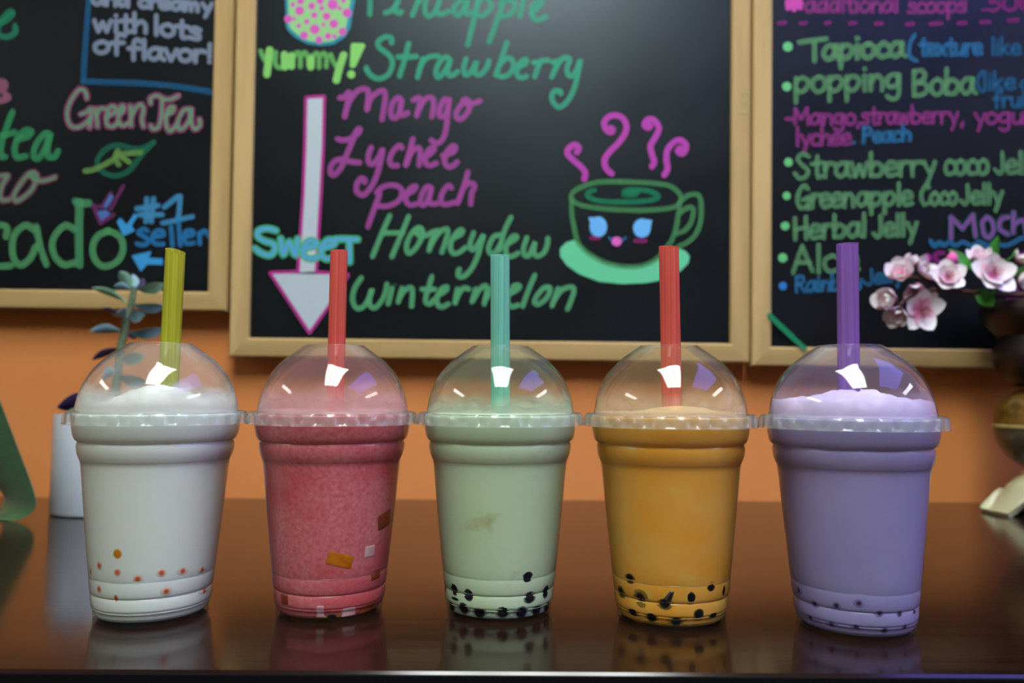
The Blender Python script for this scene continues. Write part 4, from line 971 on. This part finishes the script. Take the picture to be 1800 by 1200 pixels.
for bx, by, tx, ty, wd, dy, sv, bend, mt in (
   (405,215,300,70,60,-.012,(.8,-.3,.5),.002,m_lf_green),(415,200,400,95,52,.012,(1,.2,0),.002,m_lf_blue),(420,205,470,120,50,.018,(1,.3,.2),.002,m_lf_dark),(425,212,645,165,66,-.005,(.2,-1,.5),.004,m_lf_green),(400,212,258,182,46,-.012,(.2,-1,.5),.003,m_lf_blue),
   (375,322,92,196,50,-.004,(.3,-1,.4),.004,m_lf_green),(392,315,650,335,62,.006,(0,-1,.45),.005,m_lf_blue),(355,430,290,375,72,-.03,(1,-.2,.3),.002,m_lf_blue),(362,425,490,398,64,-.026,(.1,-.6,.8),.002,m_lf_blue),(345,440,165,350,40,.02,(.2,-1,.3),.003,m_lf_dark),
   (330,535,80,524,60,-.004,(0,-1,.5),.006,m_lf_blue),(345,525,640,505,62,.004,(0,-1,.5),.007,m_lf_blue),(340,545,435,565,34,.02,(0,-1,.4),.002,m_lf_dark),
   (312,650,95,738,44,.01,(0,-1,.4),.004,m_lf_dark),(305,740,490,700,70,-.02,(0,-1,.7),.004,m_lf_green),(292,830,180,850,76,-.022,(.2,-1,.9),.003,m_lf_blue),(290,860,505,900,80,-.02,(0,-1,.7),.004,m_lf_blue),
   (240,1110,-170,1095,110,-.03,(0,-1,.6),.012,m_lf_dark),(240,1130,-165,1210,90,-.035,(0,-1,.7),.006,m_lf_green),(235,1120,-130,1165,60,.03,(0,-1,.5),.006,m_lf_green)):
    V, Fc = leaf_mesh(pl(bx, by), pl(tx, ty, dy), wd*1.45/4.2857/F_PX*PD, bend, Vector(sv) + Vector((0,.25,.45)))
    obj('leaf', V, Fc, mt, pot, sharp=60)

# ------------------------------------------------------------------ green ribbon curling at the left edge
m_rib = noisy('green_satin_ribbon', lin(16,78,32), lin(28,100,44), 14, rough=.45, stretch=(1,1,6), bump=.3, bscale=60, **{'Sheen Weight': .2})
ea = [(-70,560,.815),(-20,660,.812),(6,722,.81),(30,785,.806),(48,832,.803),(60,868,.802),(62,888,.803),(52,904,.806),(30,914,.808),(5,919,.809),(-40,922,.81),(-90,925,.81)]
eb = [(-150,640,.86),(-120,730,.86),(-80,790,.858),(-50,822,.855),(-25,842,.853),(-4,858,.852),(6,872,.852),(5,885,.853),(-4,895,.854),(-20,902,.855),(-60,906,.856),(-110,908,.856)]
A = spline(ea, per=6); B = spline(eb, per=6); V = []; Fc = []
mm = 8
for s in range(len(A)):
    a = at_y(*A[s]); b = at_y(*B[s])
    for lay in (0, 1):
        for j in range(mm+1):
            p = a.lerp(b, j/mm); f = math.sin(math.pi*j/mm)
            p = p + Vector((-.004*f, -.002*f + lay*.0012, .0012*math.sin(j*1.9)*f))
            p.z = max(p.z, ZT + .0006 + lay*.0006)
            V.append(p)
q = 2*(mm+1)
for s in range(len(A)-1):
    for j in range(mm):
        a = s*q+j; Fc.append([a, a+1, a+q+1, a+q]); a += mm+1; Fc.append([a, a+q, a+q+1, a+1])
    Fc.append([s*q, s*q+q, s*q+q+mm+1, s*q+mm+1]); Fc.append([s*q+mm, s*q+2*mm+1, (s+1)*q+2*mm+1, (s+1)*q+mm])
o = obj('ribbon', V, Fc, m_rib, None, sharp=70, loc=at_y(20, 912, .82))
tag(o, 'wide green ribbon curling down onto the table at the left edge', 'ribbon')

# ------------------------------------------------------------------ ornamental jar on a cream stand at the right
JD = .90
jc = at_y(1846, 915, JD); jx = jc.x
k = JD/F_PX
jz = lambda py: at_y(1846, py, JD).z
jar = thing('footed_jar', 'round bronze jar on a cream footed stand at the right edge', 'jar', (jx, JD, ZT))
m_cream = noisy('cream_ceramic', lin(176,178,140), lin(196,196,160), 30, rough=.35)
m_gold = noisy('mottled_bronze', lin(84,62,18), lin(124,94,32), 120, rough=.35, Metallic=.3)
m_under = noisy('grey_bronze', lin(62,60,48), lin(88,86,70), 90, rough=.35)
mmz = lambda py: (jz(py)-ZT)*1000
rr = lambda px: (1846-px)*k*955
stand = [(0,mmz(832)),(rr(1806),mmz(826)),(rr(1802),mmz(834)),(rr(1786),mmz(850)),(rr(1778),mmz(858)),(rr(1776),mmz(866)),(rr(1762),mmz(878)),(rr(1752),mmz(896)),(rr(1740),mmz(906)),(rr(1735),4),(rr(1739),1.2),(rr(1760),1.5),(rr(1790),mmz(880)),(0,mmz(870))]
def arch(j, a): return 0
V, Fc = lathe(stand, (jx, JD, ZT), 96)
# cut arches between the feet: lift the lower rim where no foot stands
V2 = []
for p in V:
    h = p.z-ZT; r = math.hypot(p.x-jx, p.y-JD)
    an = math.atan2(p.y-JD, p.x-jx)
    if h < .030 and r > .030:
        lift = max(0, math.cos(an*4 + math.pi*.0) * -1)
        dh = lift*.024*(1-h/.030); q_ = (r - .95*dh)/r
        p = Vector((jx + (p.x-jx)*q_, JD + (p.y-JD)*q_, p.z + dh))
    V2.append(p)
obj('stand', V2, Fc, m_cream, jar, sharp=35)
cz = mmz(750); RJ = rr(1762)
low = [(RJ*math.cos(a), cz + RJ*.98*math.sin(a)) for a in [-math.pi/2*.72 + q*math.pi/2*.72/10 for q in range(11)]]
V, Fc = lathe([(0, low[0][1])] + low + [(RJ*.8, cz)], (jx, JD, ZT), 72); obj('bowl', V, Fc, m_under, jar)
V, Fc = lathe([(RJ*.9,cz-1.5),(RJ+1.2,cz-1.6),(RJ+1.8,cz),(RJ+1.6,cz+1.6),(RJ+.6,cz+2.4),(RJ*.9,cz+2.4)], (jx, JD, ZT), 72, closed=True); obj('rim', V, Fc, noisy('pale_gold_rim', lin(150,136,84), lin(170,156,100), 60, rough=.35), jar)
up = [(RJ*math.cos(a), cz+2.4 + RJ*.86*math.sin(a)) for a in [q*math.pi/2*.8/10 for q in range(11)]]
V, Fc = lathe([(RJ*.8, cz+2.4)] + up + [(0, up[-1][1])], (jx, JD, ZT), 72); obj('jar_lid', V, Fc, m_gold, jar)
# dark vase standing on the jar
z0 = up[-1][1] + .3
ur = lambda px: (1846-px)*k*1000
vase = thing('vase', 'dark brown vase holding the blossom branch above the bronze jar', 'vase', (jx, JD, ZT + z0*.001))
vp = [(0,z0),(ur(1800),z0),(ur(1786),z0+5),(ur(1774),mmz(652)),(ur(1767),mmz(634)),(ur(1768),mmz(614)),(ur(1776),mmz(598)),(ur(1776),mmz(590)),(ur(1758),mmz(572)),(ur(1749),mmz(556)),(ur(1747),mmz(542)),(ur(1752),mmz(532)),(ur(1757),mmz(531)),(ur(1756),mmz(545)),(ur(1775),mmz(575)),(0,mmz(580))]
V, Fc = lathe(vp, (jx, JD, ZT), 72)
obj('body', V, Fc, noisy('dark_brown_glaze', lin(18,10,8), lin(36,24,20), 30, rough=.4), vase, sharp=40)
# blossom branch in the vase
BD = .87
bp = lambda x, y, dy=0: at_y(1530 + x/5, 400 + y/5, BD + dy)
m_bark = noisy('reddish_bark', lin(52,26,20), lin(84,46,36), 60, rough=.7)
br0 = Vector((jx-.01, JD, ZT + mmz(577)*.001 + .003))
bra = thing('blossom_branch', 'artificial branch of pink white peach blossoms in the dark vase', 'flower branch', br0)
main = [br0, bp(1570,635,.02), bp(1420,595,.01), bp(1250,592), bp(1120,590), bp(1000,580), bp(800,560), bp(640,540), bp(480,560), bp(330,620), bp(260,680)]
MB().tube(spline(main, per=5), [.0042-.0028*q/55 for q in range(56)], 10).build('twig', m_bark, bra)
MB().tube(spline([bp(640,540), bp(520,470), bp(420,440), bp(300,430)], per=5), [.0022-.001*q/15 for q in range(16)], 8).build('twig', m_bark, bra)
MB().tube(spline([bp(1100,590), bp(1090,500), bp(1085,380), bp(1100,300)], per=5), [.0024-.001*q/15 for q in range(16)], 8).build('twig', m_bark, bra)
MB().tube(spline([bp(1320,596,.005), bp(1380,520,.005), bp(1400,400,.005)], per=5), [.0024-.001*q/10 for q in range(11)], 8).build('twig', m_bark, bra)
def petal_mat():
    m, t, p = nt('pink_white_petal')
    at = node(t, 'ShaderNodeVertexColor', layer_name='pet')
    rp = ramp(t, [(0, lin(196,70,122)), (.3, lin(226,150,180)), (.6, lin(242,226,232)), (1, lin(245,240,242))])
    sc = node(t, 'ShaderNodeSeparateColor'); t.links.new(at.outputs[0], sc.inputs[0]); t.links.new(sc.outputs[0], rp.inputs[0])
    t.links.new(rp.outputs[0], p.inputs['Base Color']); p.inputs['Roughness'].default_value = .6
    p.inputs['Subsurface Weight'].default_value = .15; p.inputs['Subsurface Scale'].default_value = .003
    return m
m_pet = petal_mat(); m_stam = pbr('stamen', lin(120,90,50), .6)
def flower(x, y, rpx, facing, cup, layers=2, dy=0, cen=True):
    rd = random.Random(int(x*7+y)); c = bp(x, y, dy); r = 1.25*rpx/5*BD/F_PX
    n = Vector(facing).normalized(); u = n.cross(Vector((.3,.2,1))).normalized(); v = n.cross(u)
    V = []; Fc = []; cols = []
    for l in range(layers):
        cnt = 5; rl = r*(1 - .28*l); cu = cup + .35*l
        for k_ in range(cnt):
            a = 2*math.pi*(k_ + .5*l)/cnt + rd.uniform(-.15,.15); d = u*math.cos(a) + v*math.sin(a); s = n.cross(d)
            cu2 = cu + rd.uniform(-.15,.15); L = rl*rd.uniform(.9,1.08); b = len(V); nu, nv = 8, 6
            for lay in (0, 1):
                for i_ in range(nu+1):
                    t_ = i_/nu
                    wd = L*.44*math.sin(math.pi*min(1, .06+.94*t_**.8))**.6 * (1 if t_ < .97 else .55)
                    for j_ in range(nv+1):
                        q = -1 + 2*j_/nv
                        ang = cu2*t_
                        p = c + d*(L*t_*math.cos(ang*.9)) + n*(L*t_*math.sin(ang*.9) + .18*wd*q*q) + s*wd*q - n*(lay*.0003)
                        V.append(p); cols.append(min(1, t_*1.05))
            W = (nu+1)*(nv+1)
            for i_ in range(nu):
                for j_ in range(nv):
                    e = b + i_*(nv+1)+j_
                    Fc.append([e, e+1, e+nv+2, e+nv+1]); Fc.append([e+W, e+W+nv+1, e+W+nv+2, e+W+1])
    o = obj('blossom', V, Fc, m_pet, bra, sharp=None)
    ca = o.data.color_attributes.new('pet', 'FLOAT_COLOR', 'POINT')
    for i_, q in enumerate(cols): ca.data[i_].color = (q, q, q, 1)
    if cen:
        mb = MB()
        for k_ in range(9):
            a = 2*math.pi*k_/9; tip = c + n*r*.42 + (u*math.cos(a)+v*math.sin(a))*r*.22
            mb.tube([c + n*r*.03, c + n*r*.2 + (u*math.cos(a)+v*math.sin(a))*r*.08, tip], [.0003,.0003,.0006], 5)
        mb.build('stamens', m_stam, o)
for a in ((270,415,135,(-.5,-.7,.5),.9,2,0,False),(335,320,85,(.2,-.6,.8),1.2,1,.005,False),(455,395,125,(.4,-.8,.5),.7,2,.008,True),(385,540,105,(-.3,-.7,-.5),1.0,1,.004,True),(175,645,135,(-.8,-.5,.1),1.15,2,-.006,False),(440,720,160,(.15,-1,-.25),.25,1,-.008,True),
          (235,740,125,(-.5,-.6,-.6),.9,2,0,False),(680,440,140,(-.2,-.9,.35),.45,2,-.004,True),(1075,410,165,(0,-1,.25),.35,2,-.012,True),(960,275,108,(-.3,-.6,.7),.8,2,.006,False),(1300,310,100,(.4,-.6,.7),.8,2,.004,False),(1310,450,90,(.5,-.8,-.2),.8,2,.006,True),(500,590,70,(.4,-.8,-.3),1.0,1,.006,False)):
    flower(*a)
m_leaf = noisy('bright_green_leaf', lin(36,110,28), lin(66,150,44), 60, rough=.45)
for b_, t_, wd, dy, sv in (((1085,300),(1125,75),100,-.004,(1,.1,.3)),((905,375),(690,190),95,.006,(.4,-.2,-.9)),((1175,300),(1275,195),85,.004,(.6,-.3,.7)),((1235,420),(1400,310),100,.004,(.4,-.3,.9)),((930,540),(1085,690),130,-.006,(.7,-.3,-.7)),((1150,540),(1010,650),120,-.004,(.7,-.3,.7))):
    V, Fc = leaf_mesh(bp(*b_), bp(*t_, dy), wd/5/F_PX*BD, .0015, sv, thick=.0008, spoon=.5)
    obj('leaf', V, Fc, m_leaf, bra, sharp=60)
V = []
for x, y, rb, col in ((720,275,48,(226,96,170)),):
    nu, nv = 12, 8; c = bp(x, y); V = []; Fc = []; r = rb/5*BD/F_PX
    for a in range(nv+1):
        la = math.pi*a/nv - math.pi/2
        for b in range(nu):
            lo = 2*math.pi*b/nu; V.append(c + Vector((math.cos(la)*math.cos(lo)*r, math.cos(la)*math.sin(lo)*r, (math.sin(la)*1.1 + .25*max(0, math.sin(la))**3)*r)))
    for a in range(nv):
        for b in range(nu): Fc.append([a*nu+b, a*nu+(b+1)%nu, (a+1)*nu+(b+1)%nu, (a+1)*nu+b])
    tag(obj('bud', V, Fc, pbr('magenta_bud', lin(*col), .6), bra), 'round magenta bud')
MB().tube([bp(720,300), bp(705,380), bp(690,470)], [.0008,.0008,.001], 6).build('twig', m_bark, bra)
